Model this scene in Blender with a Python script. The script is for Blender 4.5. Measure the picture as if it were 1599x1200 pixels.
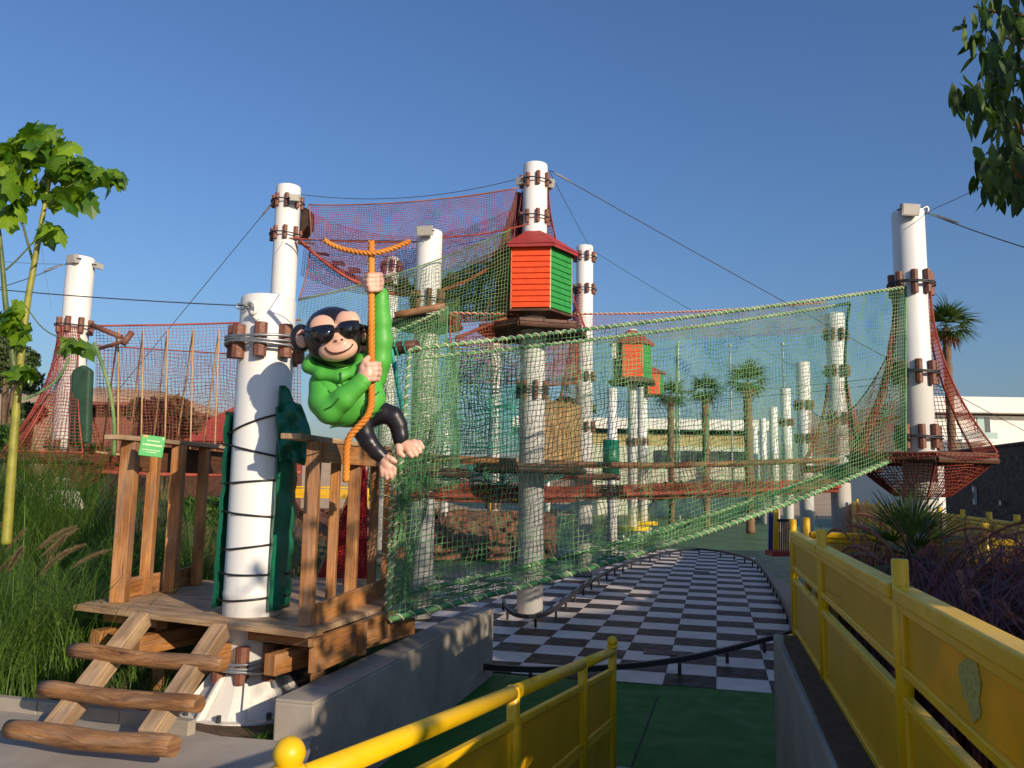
import bpy, bmesh, math, random
import numpy as np
from mathutils import Vector, Matrix

for o in list(bpy.data.objects):
    bpy.data.objects.remove(o)
scene = bpy.context.scene
COL = scene.collection
random.seed(11)
RNG = np.random.default_rng(7)

# ------------------------------------------------------------------ camera
EYE = np.array([0.0, 0.0, 2.2])
FPX = 1240.0
PITCH = math.radians(7.2)
ROLL = 0.016
_r0 = np.array([1.0, 0, 0]); _u0 = np.array([0, -math.sin(PITCH), math.cos(PITCH)])
FWD = np.array([0, math.cos(PITCH), math.sin(PITCH)])
UPV = _u0 * math.cos(ROLL) - _r0 * math.sin(ROLL)
RGT = _r0 * math.cos(ROLL) + _u0 * math.sin(ROLL)
cam_data = bpy.data.cameras.new('camera')
cam = bpy.data.objects.new('camera', cam_data)
COL.objects.link(cam)
cam_data.sensor_width = 36.0
cam_data.lens = FPX * 36.0 / 1599.0
cam_data.clip_start = 0.05
cam_data.clip_end = 3000
M = Matrix.Identity(4)
for i in range(3):
    M[i][0] = RGT[i]; M[i][1] = UPV[i]; M[i][2] = -FWD[i]; M[i][3] = EYE[i]
cam.matrix_world = M
scene.camera = cam

# ------------------------------------------------------------------ sky, sun, exposure
SUN_AZ = math.radians(142.0)      # measured from +Y towards +X
SUN_EL = math.radians(19.5)
world = bpy.data.worlds.new('World'); scene.world = world
world.use_nodes = True
wn = world.node_tree.nodes; wl = world.node_tree.links
for n in list(wn): wn.remove(n)
w_out = wn.new('ShaderNodeOutputWorld'); w_bg = wn.new('ShaderNodeBackground')
w_sky = wn.new('ShaderNodeTexSky'); w_sky.sky_type = 'NISHITA'; w_sky.sun_disc = False
w_sky.sun_elevation = SUN_EL; w_sky.sun_rotation = SUN_AZ
w_sky.air_density = 1.5; w_sky.dust_density = 1.4; w_sky.ozone_density = 6.0; w_sky.altitude = 0
w_bg.inputs['Strength'].default_value = 0.116
w_mul = wn.new('ShaderNodeMix'); w_mul.data_type = 'RGBA'; w_mul.blend_type = 'MULTIPLY'; w_mul.inputs[0].default_value = 1.0
w_mul.inputs[7].default_value = (0.90, 0.95, 1.16, 1)      # white balance of the whole sky
wl.new(w_sky.outputs[0], w_mul.inputs[6]); wl.new(w_mul.outputs[2], w_bg.inputs['Color']); wl.new(w_bg.outputs[0], w_out.inputs['Surface'])
sun_data = bpy.data.lights.new('sun', 'SUN')
sun_data.energy = 4.8; sun_data.angle = math.radians(0.53); sun_data.color = (1.0, 0.84, 0.64)
sun = bpy.data.objects.new('sun', sun_data); COL.objects.link(sun)
SUN = np.array([math.sin(SUN_AZ) * math.cos(SUN_EL), math.cos(SUN_AZ) * math.cos(SUN_EL), math.sin(SUN_EL)])
sun.rotation_euler = Vector(SUN).to_track_quat('Z', 'Y').to_euler()
sun.location = (20, -20, 30)
scene.view_settings.view_transform = 'Standard'
scene.view_settings.look = 'None'
scene.view_settings.exposure = 0.0
scene.view_settings.gamma = 1.0
scene.view_settings.use_curve_mapping = False
scene.render.engine = 'CYCLES'
scene.cycles.max_bounces = 6
scene.cycles.transparent_max_bounces = 12

# ------------------------------------------------------------------ photo coordinates -> world
def ray(px, py):
    px = np.asarray(px, float); py = np.asarray(py, float)
    return (FWD + np.multiply.outer((px - 799.5) / FPX, RGT) - np.multiply.outer((py - 600.0) / FPX, UPV))
def P(px, py, Y):
    d = ray(px, py); t = np.asarray(Y, float) / d[..., 1]
    return EYE + d * t[..., None] if np.ndim(t) else EYE + d * t
def G(px, py, z):
    d = ray(px, py); t = (z - EYE[2]) / d[..., 2]
    return EYE + d * t
def nrm(v):
    v = np.asarray(v, float); return v / (np.linalg.norm(v) + 1e-12)
def V3(*a): return np.array(a, float)

# ------------------------------------------------------------------ scene helpers
def thing(name, label, cat, loc, group=None):
    o = bpy.data.objects.new(name, None); COL.objects.link(o)
    o.location = tuple(float(c) for c in loc); o.empty_display_size = 0.2
    o['label'] = label; o['category'] = cat
    if group: o['group'] = group
    return o
def tag(o, label=None, cat=None, group=None, kind=None):
    if label: o['label'] = label
    if cat: o['category'] = cat
    if group: o['group'] = group
    if kind: o['kind'] = kind
    return o
def wloc(o):
    p = np.zeros(3)
    while o is not None:
        p = p + np.array(o.location); o = o.parent
    return p
def link(name, me, parent=None, loc=None):
    o = bpy.data.objects.new(name, me); COL.objects.link(o)
    if parent is not None: o.parent = parent
    if loc is not None: o.location = tuple(float(c) for c in loc)
    return o

class MB:
    def __init__(s): s.v = []; s.f = []; s.uv = []; s.n = 0
    def add(s, V, F, UV=None):
        V = np.asarray(V, float); b = s.n
        s.v.append(V); s.n += len(V)
        for i, f in enumerate(F):
            s.f.append(tuple(int(k) + b for k in f))
            s.uv.append(UV[i] if UV is not None else [(V[k][0] + V[k][1], V[k][2]) for k in f])
        return s
    def beam(s, p0, p1, w, h, up=(0, 0, 1), taper=1.0):
        p0 = np.asarray(p0, float); p1 = np.asarray(p1, float)
        t = nrm(p1 - p0); L = np.linalg.norm(p1 - p0)
        up = np.asarray(up, float)
        if abs(t @ nrm(up)) > 0.98: up = np.array([0, 1.0, 0]) if abs(t[1]) < .9 else np.array([1.0, 0, 0])
        a = nrm(np.cross(t, up)); b = np.cross(a, t)
        V = []
        for p, k in ((p0, 1), (p1, taper)):
            for sa, sb in ((-1, -1), (1, -1), (1, 1), (-1, 1)):
                V.append(p + a * sa * w / 2 * k + b * sb * h / 2 * k)
        F = [(0, 3, 2, 1), (4, 5, 6, 7), (0, 1, 5, 4), (1, 2, 6, 5), (2, 3, 7, 6), (3, 0, 4, 7)]
        ou, ov = random.random() * 50, random.random() * 50
        UV = [[(ou + q * .05, ov), (ou + q * .05 + .02, ov), (ou + q * .05 + .02, ov + h), (ou + q * .05, ov + h)] for q in (0, 1)]
        off = 0
        for d in (w, h, w, h):
            UV.append([(ou, ov + off), (ou, ov + off + d), (ou + L, ov + off + d), (ou + L, ov + off)]); off += d
        return s.add(V, F, UV)
    def box(s, c, size, rz=0.0):
        c = np.asarray(c, float); d = np.array([math.cos(rz), math.sin(rz), 0])
        return s.beam(c - d * size[0] / 2, c + d * size[0] / 2, size[1], size[2])
    def tube(s, pts, r, n=8, caps=True, closed=False):
        pts = np.asarray(pts, float); m = len(pts)
        r = np.broadcast_to(np.asarray(r, float), (m,))
        if closed: tg = np.roll(pts, -1, 0) - np.roll(pts, 1, 0)
        else:
            tg = np.zeros_like(pts); tg[1:-1] = pts[2:] - pts[:-2]; tg[0] = pts[1] - pts[0]; tg[-1] = pts[-1] - pts[-2]
        tg /= (np.linalg.norm(tg, axis=1)[:, None] + 1e-12)
        ref = np.array([0, 0, 1.0]) if abs(tg[0][2]) < .9 else np.array([1.0, 0, 0])
        a = nrm(np.cross(tg[0], ref)); V = []
        ln = np.concatenate([[0], np.cumsum(np.linalg.norm(np.diff(pts, axis=0), axis=1))])
        for i in range(m):
            a = nrm(a - tg[i] * (a @ tg[i])); b = np.cross(tg[i], a)
            for k in range(n):
                q = 2 * math.pi * k / n
                V.append(pts[i] + r[i] * (math.cos(q) * a + math.sin(q) * b))
        F = []; UV = []; ou, ov = random.random() * 50, random.random() * 50
        per = 2 * math.pi * float(r.max())
        for i in range(m if closed else m - 1):
            j = (i + 1) % m
            for k in range(n):
                k2 = (k + 1) % n
                F.append((i * n + k, i * n + k2, j * n + k2, j * n + k))
                v0, v1 = ov + per * k / n, ov + per * (k + 1) / n
                u0 = ou + ln[i]; u1 = ou + (ln[j] if j else ln[i] + .1)
                UV.append([(u0, v0), (u0, v1), (u1, v1), (u1, v0)])
        if caps and not closed:
            F.append(tuple(range(n))[::-1]); UV.append([(ou + .02 * math.cos(6.28 * k / n), ov + .02 * math.sin(6.28 * k / n)) for k in range(n)])
            F.append(tuple((m - 1) * n + k for k in range(n))); UV.append([(ou + .02 * math.cos(6.28 * k / n), ov + .02 * math.sin(6.28 * k / n)) for k in range(n)])
        return s.add(V, F, UV)
    def lathe(s, c, prof, n=24, cap=True):
        c = np.asarray(c, float)
        V = []; F = []; m = len(prof)
        for (r, z) in prof:
            for k in range(n):
                q = 2 * math.pi * k / n
                V.append(c + V3(r * math.cos(q), r * math.sin(q), z))
        UV = []
        for i in range(m - 1):
            for k in range(n):
                k2 = (k + 1) % n
                F.append((i * n + k, i * n + k2, (i + 1) * n + k2, (i + 1) * n + k))
                UV.append([(prof[i][1], k / n), (prof[i][1], (k + 1) / n), (prof[i + 1][1], (k + 1) / n), (prof[i + 1][1], k / n)])
        if cap:
            F.append(tuple(range(n))[::-1]); UV.append([(0, 0)] * n)
            F.append(tuple((m - 1) * n + k for k in range(n))); UV.append([(0, 0)] * n)
        return s.add(V, F, UV)
    def prism(s, poly, z0, z1, uvdir=None):
        poly = np.asarray(poly, float); n = len(poly)
        a = 0.5 * sum(poly[i][0] * poly[(i + 1) % n][1] - poly[(i + 1) % n][0] * poly[i][1] for i in range(n))
        if a < 0: poly = poly[::-1]
        z0 = np.broadcast_to(z0, (n,)); z1 = np.broadcast_to(z1, (n,))
        V = [V3(p[0], p[1], z) for p, z in zip(poly, z0)] + [V3(p[0], p[1], z) for p, z in zip(poly, z1)]
        d = np.array(uvdir if uvdir is not None else (1.0, 0.0)); e = np.array([-d[1], d[0]])
        ou, ov = (random.random() * 50, random.random() * 50)
        uvp = [(ou + p @ d, ov + p @ e) for p in poly[:, :2]]
        F = [tuple(range(n))[::-1], tuple(range(n, 2 * n))]; UV = [uvp[::-1], uvp]
        for i in range(n):
            j = (i + 1) % n; F.append((i, j, n + j, n + i))
            UV.append([uvp[i], uvp[j], (uvp[j][0], uvp[j][1] + (z1[j] - z0[j])), (uvp[i][0], uvp[i][1] + (z1[i] - z0[i]))])
        return s.add(V, F, UV)
    def build(s, name, mat, parent=None, smooth=False, bevel=0.0, origin=None):
        V = np.concatenate(s.v) if s.v else np.zeros((0, 3))
        base = wloc(parent) if parent is not None else np.zeros(3)
        org = np.asarray(origin, float) if origin is not None else base
        me = bpy.data.meshes.new(name)
        me.from_pydata([tuple(p) for p in (V - org)], [], s.f)
        uvl = me.uv_layers.new(name='UVMap')
        flat = [c for f in s.uv for uv in f for c in uv]
        uvl.data.foreach_set('uv', flat)
        mats = mat if isinstance(mat, (list, tuple)) else [mat]
        for m_ in mats: me.materials.append(m_)
        if smooth:
            me.polygons.foreach_set('use_smooth', [len(p.vertices) < 7 for p in me.polygons])
        me.update()
        o = link(name, me, parent, org - base if parent is not None else org)
        if bevel > 0:
            b = o.modifiers.new('bevel', 'BEVEL'); b.width = bevel; b.segments = 2; b.limit_method = 'ANGLE'
        return o

def np_mesh(name, V, Q, mat, parent=None, smooth=False, col=None):
    """fast mesh from arrays: V (n,3), Q (m,k) faces of one size; col = per-vertex scalar attribute 'vary'"""
    V = np.ascontiguousarray(V, dtype=np.float32); Q = np.ascontiguousarray(Q, dtype=np.int32)
    base = wloc(parent).astype(np.float32) if parent is not None else np.zeros(3, np.float32)
    me = bpy.data.meshes.new(name)
    me.vertices.add(len(V)); me.vertices.foreach_set('co', (V - base).ravel())
    k = Q.shape[1]
    me.loops.add(Q.size); me.loops.foreach_set('vertex_index', Q.ravel())
    me.polygons.add(len(Q)); me.polygons.foreach_set('loop_start', np.arange(0, Q.size, k, dtype=np.int32))
    try: me.polygons.foreach_set('loop_total', np.full(len(Q), k, dtype=np.int32))
    except Exception: pass
    if smooth: me.polygons.foreach_set('use_smooth', np.ones(len(Q), dtype=bool))
    if col is not None:
        at = me.attributes.new('vary', 'FLOAT', 'POINT'); at.data.foreach_set('value', np.asarray(col, np.float32))
    me.materials.append(mat); me.update(calc_edges=True)
    return link(name, me, parent)

def cord_mesh(lines, radius, n=3):
    """lines: (k,m,3) polylines -> tube verts and quads"""
    L = np.asarray(lines, float); k, m, _ = L.shape
    tg = np.empty_like(L); tg[:, 1:-1] = L[:, 2:] - L[:, :-2]; tg[:, 0] = L[:, 1] - L[:, 0]; tg[:, -1] = L[:, -1] - L[:, -2]
    tg /= (np.linalg.norm(tg, axis=2)[..., None] + 1e-12)
    ref = np.zeros_like(tg); ref[...] = (0.31, 0.77, 0.55)
    a = np.cross(tg, ref); a /= (np.linalg.norm(a, axis=2)[..., None] + 1e-12); b = np.cross(tg, a)
    q = 2 * np.pi * np.arange(n) / n
    V = L[:, :, None, :] + radius * (np.cos(q)[None, None, :, None] * a[:, :, None, :] + np.sin(q)[None, None, :, None] * b[:, :, None, :])
    idx = np.arange(k * m * n).reshape(k, m, n)
    i0 = idx[:, :-1, :]; i1 = idx[:, 1:, :]
    Q = np.stack([i0, np.roll(i0, -1, 2), np.roll(i1, -1, 2), i1], -1).reshape(-1, 4)
    return V.reshape(-1, 3), Q

def chaikin(pts, it=2):
    p = np.asarray(pts, float)
    for _ in range(it):
        q = np.empty((2 * (len(p) - 1) + 2, 3)); q[0] = p[0]; q[-1] = p[-1]
        q[1:-1:2] = .75 * p[:-1] + .25 * p[1:]; q[2:-1:2] = .25 * p[:-1] + .75 * p[1:]
        p = q
    return p
def resample(pts, step):
    p = np.asarray(pts, float); s = np.concatenate([[0], np.cumsum(np.linalg.norm(np.diff(p, axis=0), axis=1))])
    n = max(2, int(s[-1] / step) + 1); t = np.linspace(0, s[-1], n)
    return np.stack([np.interp(t, s, p[:, i]) for i in range(3)], 1)
def sagline(a, b, sag, n=24):
    a = np.asarray(a, float); b = np.asarray(b, float); t = np.linspace(0, 1, n)[:, None]
    p = a * (1 - t) + b * t; p[:, 2] -= sag * 4 * (t * (1 - t))[:, 0]
    return p

# ------------------------------------------------------------------ materials
def new_mat(name):
    m = bpy.data.materials.new(name); m.use_nodes = True
    nt = m.node_tree; return m, nt, nt.nodes['Principled BSDF']
def N(nt, typ, **kw):
    n = nt.nodes.new(typ)
    for k, v in kw.items():
        if k in n.inputs.keys(): n.inputs[k].default_value = v
        else: setattr(n, k, v)
    return n
def ramp(nt, src, stops):
    r = nt.nodes.new('ShaderNodeValToRGB'); e = r.color_ramp.elements
    while len(e) < len(stops): e.new(0.5)
    for el, (p, c) in zip(e, stops):
        el.position = p; el.color = (*c, 1) if len(c) == 3 else c
    nt.links.new(src, r.inputs[0]); return r.outputs[0]
def mixc(nt, fac, a, b, mode='MIX'):
    m = nt.nodes.new('ShaderNodeMix'); m.data_type = 'RGBA'; m.blend_type = mode
    for sock, val in ((m.inputs[0], fac), (m.inputs[6], a), (m.inputs[7], b)):
        if isinstance(val, (int, float)): sock.default_value = val
        elif isinstance(val, tuple): sock.default_value = (*val, 1) if len(val) == 3 else val
        else: nt.links.new(val, sock)
    return m.outputs[2]
def bump(nt, bs, h, strength, dist=0.01):
    b = N(nt, 'ShaderNodeBump'); b.inputs['Strength'].default_value = strength; b.inputs['Distance'].default_value = dist
    nt.links.new(h, b.inputs['Height']); nt.links.new(b.outputs[0], bs.inputs['Normal'])
def geo_pos(nt): return nt.nodes.new('ShaderNodeNewGeometry').outputs['Position']
def noise(nt, vec, scale, detail=4, rough=.55, dim='3D'):
    n = nt.nodes.new('ShaderNodeTexNoise'); n.inputs['Scale'].default_value = scale
    n.inputs['Detail'].default_value = detail; n.inputs['Roughness'].default_value = rough
    if vec is not None: nt.links.new(vec, n.inputs['Vector'])
    return n.outputs[0]
def scaled(nt, vec, s):
    m = nt.nodes.new('ShaderNodeMapping'); m.inputs['Scale'].default_value = s
    nt.links.new(vec, m.inputs['Vector']); return m.outputs[0]

def m_plain(name, c, rough=.6, var=.25, scale=6.0, bmp=0.0, metal=0.0, spec=.5, dirt=None, streak=False, coat=0.0):
    m, nt, bs = new_mat(name); p = geo_pos(nt)
    lo = tuple(x * (1 - var) for x in c); hi = tuple(min(1, x * (1 + var * .6)) for x in c)
    q = scaled(nt, p, (1, 1, .15)) if streak else p
    col = ramp(nt, noise(nt, q, scale, 6, .6), [(.3, lo), (.7, hi)])
    if dirt:
        f = ramp(nt, noise(nt, scaled(nt, p, (1, 1, .12)) if streak else p, scale * .9 + 2.3, 8, .7), [(.56, (0, 0, 0)), (.75, (.55, .55, .55))])
        col = mixc(nt, f, col, dirt)
    nt.links.new(col, bs.inputs['Base Color'])
    rr = ramp(nt, noise(nt, p, scale * 3, 5), [(.3, (rough * .8,) * 3), (.7, (min(1, rough * 1.25),) * 3)])
    nt.links.new(rr, bs.inputs['Roughness'])
    bs.inputs['Metallic'].default_value = metal; bs.inputs['Specular IOR Level'].default_value = spec
    bs.inputs['Coat Weight'].default_value = coat
    if bmp: bump(nt, bs, noise(nt, p, scale * 8, 6, .65), bmp, .01)
    return m
def m_wood(name, dark, mid, light, rough=.62, scale=1.0, grey=.0, warp_amt=.05):
    m, nt, bs = new_mat(name); uv = nt.nodes.new('ShaderNodeUVMap').outputs[0]
    oi = nt.nodes.new('ShaderNodeObjectInfo').outputs['Random']
    warp = noise(nt, scaled(nt, uv, (3.0 * scale, 10 * scale, 1)), 1.0, 3)
    add = nt.nodes.new('ShaderNodeVectorMath'); add.operation = 'ADD'
    cx = nt.nodes.new('ShaderNodeCombineXYZ'); nt.links.new(warp, cx.inputs[1])
    sc = nt.nodes.new('ShaderNodeVectorMath'); sc.operation = 'SCALE'; sc.inputs['Scale'].default_value = warp_amt
    nt.links.new(cx.outputs[0], sc.inputs[0]); nt.links.new(uv, add.inputs[0]); nt.links.new(sc.outputs[0], add.inputs[1])
    g = noise(nt, scaled(nt, add.outputs[0], (2.2 * scale, 75 * scale, 1)), 1.0, 5, .6)
    col = ramp(nt, g, [(.28, dark), (.5, mid), (.74, light)])
    blot = ramp(nt, noise(nt, scaled(nt, uv, (2.5, 6, 1)), 1.0, 4), [(.38, (.62, .55, .5)), (.62, (1.12, 1.08, 1.02))])
    col = mixc(nt, 1.0, col, blot, 'MULTIPLY')
    hue = ramp(nt, oi, [(0, (.82, .8, .8)), (.5, (1, 1, 1)), (1, (1.12, 1.05, .96))])
    col = mixc(nt, 1.0, col, hue, 'MULTIPLY')
    if grey:
        f = ramp(nt, noise(nt, scaled(nt, uv, (1.3, 9, 1)), 1.3, 5), [(.45, (0, 0, 0)), (.7, (grey,) * 3)])
        col = mixc(nt, f, col, (.34, .29, .24))
    crack = ramp(nt, noise(nt, scaled(nt, uv, (1.6, 46, 1)), 1.0, 2), [(.27, (.25, .22, .2)), (.33, (1, 1, 1))])
    col = mixc(nt, 1.0, col, crack, 'MULTIPLY')
    nt.links.new(col, bs.inputs['Base Color']); bs.inputs['Roughness'].default_value = rough
    bump(nt, bs, g, .35, .004); return m
def m_cord(name, c, c2=None, rough=.75):
    m, nt, bs = new_mat(name); p = geo_pos(nt)
    c2 = c2 or tuple(min(1, x * 1.5 + .01) for x in c)
    col = ramp(nt, noise(nt, p, 2.5, 3), [(.35, c), (.68, c2)])
    nt.links.new(col, bs.inputs['Base Color']); bs.inputs['Roughness'].default_value = rough
    bs.inputs['Specular IOR Level'].default_value = .3
    return m
def m_leaf(name, lo, hi, trans=.35, rough=.45, vary=False, scale=9, straw=None):
    m, nt, bs = new_mat(name); p = geo_pos(nt)
    if vary:
        a = nt.nodes.new('ShaderNodeAttribute'); a.attribute_name = 'vary'; f = a.outputs['Fac']
    else:
        oi = nt.nodes.new('ShaderNodeObjectInfo').outputs['Random']
        mm = nt.nodes.new('ShaderNodeMath'); mm.operation = 'ADD'; nt.links.new(oi, mm.inputs[0])
        nn = nt.nodes.new('ShaderNodeMath'); nn.operation = 'MULTIPLY_ADD'; nn.inputs[1].default_value = .8; nn.inputs[2].default_value = -.4
        nt.links.new(noise(nt, p, scale, 3), nn.inputs[0]); nt.links.new(nn.outputs[0], mm.inputs[1]); f = mm.outputs[0]
    col = ramp(nt, f, [(0.0, lo), (0.93, hi), (1.0, straw)] if straw else [(0.0, lo), (1.0, hi)])
    nt.links.new(col, bs.inputs['Base Color']); bs.inputs['Roughness'].default_value = rough
    tr = nt.nodes.new('ShaderNodeBsdfTranslucent')
    tc = mixc(nt, 1.0, col, (1.5, 1.6, .6), 'MULTIPLY'); nt.links.new(tc, tr.inputs['Color'])
    mx = nt.nodes.new('ShaderNodeMixShader'); mx.inputs[0].default_value = trans
    out = nt.nodes['Material Output']
    nt.links.new(bs.outputs[0], mx.inputs[1]); nt.links.new(tr.outputs[0], mx.inputs[2]); nt.links.new(mx.outputs[0], out.inputs['Surface'])
    return m
def m_perf(name, c):
    m, nt, bs = new_mat(name); uv = nt.nodes.new('ShaderNodeUVMap').outputs[0]
    s = scaled(nt, uv, (1 / .011, 1 / .011, 1))
    fr = nt.nodes.new('ShaderNodeVectorMath'); fr.operation = 'FRACTION'; nt.links.new(s, fr.inputs[0])
    su = nt.nodes.new('ShaderNodeVectorMath'); su.operation = 'SUBTRACT'; su.inputs[1].default_value = (.5, .5, 0); nt.links.new(fr.outputs[0], su.inputs[0])
    mu = nt.nodes.new('ShaderNodeVectorMath'); mu.operation = 'MULTIPLY'; mu.inputs[1].default_value = (1, 1, 0); nt.links.new(su.outputs[0], mu.inputs[0])
    le = nt.nodes.new('ShaderNodeVectorMath'); le.operation = 'LENGTH'; nt.links.new(mu.outputs[0], le.inputs[0])
    lt = nt.nodes.new('ShaderNodeMath'); lt.operation = 'LESS_THAN'; lt.inputs[1].default_value = .24; nt.links.new(le.outputs['Value'], lt.inputs[0])
    p = geo_pos(nt)
    col = ramp(nt, noise(nt, p, 3.5, 6, .65), [(.3, tuple(x * .78 for x in c)), (.7, c)])
    f = ramp(nt, noise(nt, p, 7.0, 8, .7), [(.6, (0, 0, 0)), (.8, (.4, .4, .4))])
    col = mixc(nt, f, col, (.3, .2, .06))
    nt.links.new(col, bs.inputs['Base Color']); bs.inputs['Roughness'].default_value = .42
    tr = nt.nodes.new('ShaderNodeBsdfTransparent'); mx = nt.nodes.new('ShaderNodeMixShader')
    nt.links.new(lt.outputs[0], mx.inputs[0]); nt.links.new(bs.outputs[0], mx.inputs[1]); nt.links.new(tr.outputs[0], mx.inputs[2])
    nt.links.new(mx.outputs[0], nt.nodes['Material Output'].inputs['Surface'])
    return m

WHITE = m_plain('white_paint', (.78, .77, .73), .42, .09, 1.9, .05, dirt=(.40, .34, .27), streak=True)
WHITE_RUST = m_plain('white_paint_stained', (.76, .73, .67), .5, .10, 3, .08, dirt=(.45, .27, .15))
PEG = m_plain('brown_chock', (.20, .075, .045), .6, .35, 14, .2)
STEEL = m_plain('galvanised_steel', (.42, .43, .43), .42, .3, 20, .05, metal=.8)
WIRE = m_plain('dark_wire', (.06, .065, .07), .5, .2, 10, metal=.3)
LAMP = m_plain('lamp_housing', (.42, .40, .36), .5, .15, 12)
LAMPGLASS = m_plain('lamp_glass', (.55, .52, .46), .25, .08, 20)
WOOD = m_wood('deck_wood', (.24, .095, .026), (.42, .19, .055), (.56, .30, .11), grey=.35)
WOODG = m_wood('weathered_wood', (.27, .165, .085), (.46, .32, .185), (.60, .45, .29), grey=.35)
LOG = m_wood('log_wood', (.09, .036, .013), (.30, .145, .052), (.48, .28, .125), grey=.3, warp_amt=.13)
WOODD = m_wood('dark_wood', (.05, .022, .012), (.10, .045, .022), (.17, .08, .04))
BAMBOO = m_wood('slat_wood', (.33, .2, .08), (.5, .33, .14), (.62, .45, .22))
ORANGE = m_plain('orange_paint', (.82, .080, .008), .5, .14, 7, .06)
GREENP = m_plain('green_paint', (.03, .29, .05), .5, .2, 7, .06)
REDP = m_plain('red_paint', (.36, .035, .03), .55, .2, 7, .06)
EDGEW = m_plain('pale_trim', (.62, .42, .16), .6, .2, 9)
N_GREEN = m_cord('green_cord', (.050, .205, .075), (.23, .40, .18))
N_OLIVE = m_cord('olive_cord', (.075, .17, .05), (.2, .32, .12))
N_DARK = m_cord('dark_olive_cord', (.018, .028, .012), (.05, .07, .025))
N_TEAL = m_cord('teal_cord', (.012, .22, .17), (.05, .36, .27))
N_RED = m_cord('red_cord', (.26, .040, .028), (.42, .10, .065))
N_PURP = m_cord('plum_cord', (.20, .045, .06), (.32, .10, .12))
N_RUST = m_cord('rust_cord', (.24, .075, .035), (.36, .15, .08))
CREAM = m_cord('cream_cord', (.58, .52, .34), (.75, .70, .5))
SISAL = m_cord('sisal_rope', (.42, .24, .11), (.56, .36, .19))
REDB = m_cord('crash_net_red', (.42, .012, .018), (.58, .03, .03))
ORROPE = m_cord('orange_rope', (.60, .20, .025), (.78, .33, .06), rough=.55)
YEL = m_plain('yellow_paint', (.90, .54, .006), .34, .12, 4, .02, dirt=(.38, .20, .03))
YELPERF = m_perf('yellow_perforated', (.88, .50, .006))
CONC = m_plain('concrete', (.37, .325, .265), .85, .22, 2.6, .25, dirt=(.18, .165, .14))
CONCP = m_plain('path_concrete', (.39, .345, .295), .85, .2, 1.8, .2, dirt=(.22, .2, .18))
SOIL = m_plain('soil', (.11, .065, .04), .95, .4, 9, .8)
SAND = m_plain('sand', (.44, .31, .185), .95, .18, .35, .3)
GREENF = m_plain('green_floor_paint', (.055, .125, .030), .5, .22, 1.1, .05, dirt=(.075, .10, .045), spec=.3)
RAMPG = m_plain('green_ramp_paint', (.032, .150, .026), .6, .2, 1.4, .05, dirt=(.06, .11, .035), spec=.1)
TILEB = m_plain('black_tile', (.034, .027, .024), .5, .4, 2.2, .02, dirt=(.10, .085, .075), spec=.10)
TILEW = m_plain('white_tile', (.68, .60, .53), .45, .14, 2.2, .02, dirt=(.30, .27, .25), spec=.15)
BLACK = m_plain('black_rubber', (.018, .018, .019), .45, .3, 12, .05)
BLACKW = m_plain('black_wall', (.022, .02, .02), .7, .3, 3, .1)
TARP = m_plain('green_tarp', (.010, .16, .085), .42, .3, 5, .2)
TERRA = m_plain('terracotta_bank', (.20, .085, .05), .9, .35, 3, .6)
TERRAW = m_plain('terracotta_wall', (.25, .095, .06), .85, .3, 2, .1)
BLDW = m_plain('white_render', (.80, .77, .71), .7, .05, 1.2, .03)
BLDO = m_plain('olive_facade', (.40, .33, .14), .7, .2, 2)
BLDG = m_plain('pale_green_facade', (.52, .55, .40), .7, .15, 2)
GLASS = m_plain('window_glass', (.05, .055, .06), .12, .2, 3, spec=.8)
GLASSG = m_plain('balcony_glass', (.38, .52, .48), .15, .1, 3)
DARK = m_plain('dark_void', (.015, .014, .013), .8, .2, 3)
MATG = m_plain('mat_dark_green', (.020, .065, .035), .6, .3, 6, .1)
BLUEP = m_plain('blue_paint', (.015, .05, .25), .45, .2, 5)
SIGNG = m_plain('sign_green', (.05, .42, .10), .4, .06, 9)
SIGNW = m_plain('sign_print', (.75, .80, .55), .5, .05, 20)
SIGNO = m_plain('sign_emblem', (.65, .33, .14), .5, .1, 20)
LEAF_L = m_leaf('leaf_young', (.045, .125, .008), (.22, .36, .016), .38, .32)
LEAF_R = m_leaf('leaf_dark', (.012, .036, .003), (.085, .155, .012), .3, .6)
LEAF_DRY = m_leaf('leaf_dry', (.2, .07, .02), (.32, .13, .04), .2, .6)
LEAF_P = m_leaf('leaf_palm', (.035, .075, .015), (.10, .16, .035), .2, .5)
LEAF_A = m_leaf('leaf_feathery', (.035, .065, .018), (.10, .14, .045), .25, .6, vary=True)
LEAF_BR = m_leaf('leaf_dry_bush', (.12, .085, .03), (.27, .19, .07), .25, .7, vary=True)
LEAF_H = m_leaf('leaf_hedge', (.03, .08, .012), (.09, .17, .03), .25, .6, vary=True)
GRASS = m_leaf('grass_blade', (.030, .085, .010), (.17, .29, .05), .35, .5, vary=True, straw=(.42, .36, .16))
GRASSB = m_leaf('lawn_blade', (.025, .08, .01), (.11, .22, .035), .3, .5, vary=True)
GPURP = m_leaf('purple_grass_blade', (.05, .014, .014), (.26, .075, .07), .2, .5, vary=True)
PLUMEP = m_leaf('purple_plume', (.22, .065, .06), (.60, .29, .24), .3, .8, vary=True)
PLUMET = m_leaf('tan_plume', (.22, .15, .09), (.44, .32, .21), .4, .8, vary=True)
STEMY = m_plain('yellow_green_stem', (.28, .27, .035), .5, .35, 9, .15)
STEMG = m_plain('green_stem', (.10, .14, .03), .55, .35, 9, .15)
BARK = m_plain('bark', (.15, .095, .055), .9, .4, 11, .7)
PALMB = m_plain('palm_bark', (.21, .12, .065), .9, .4, 16, .8)

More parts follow.
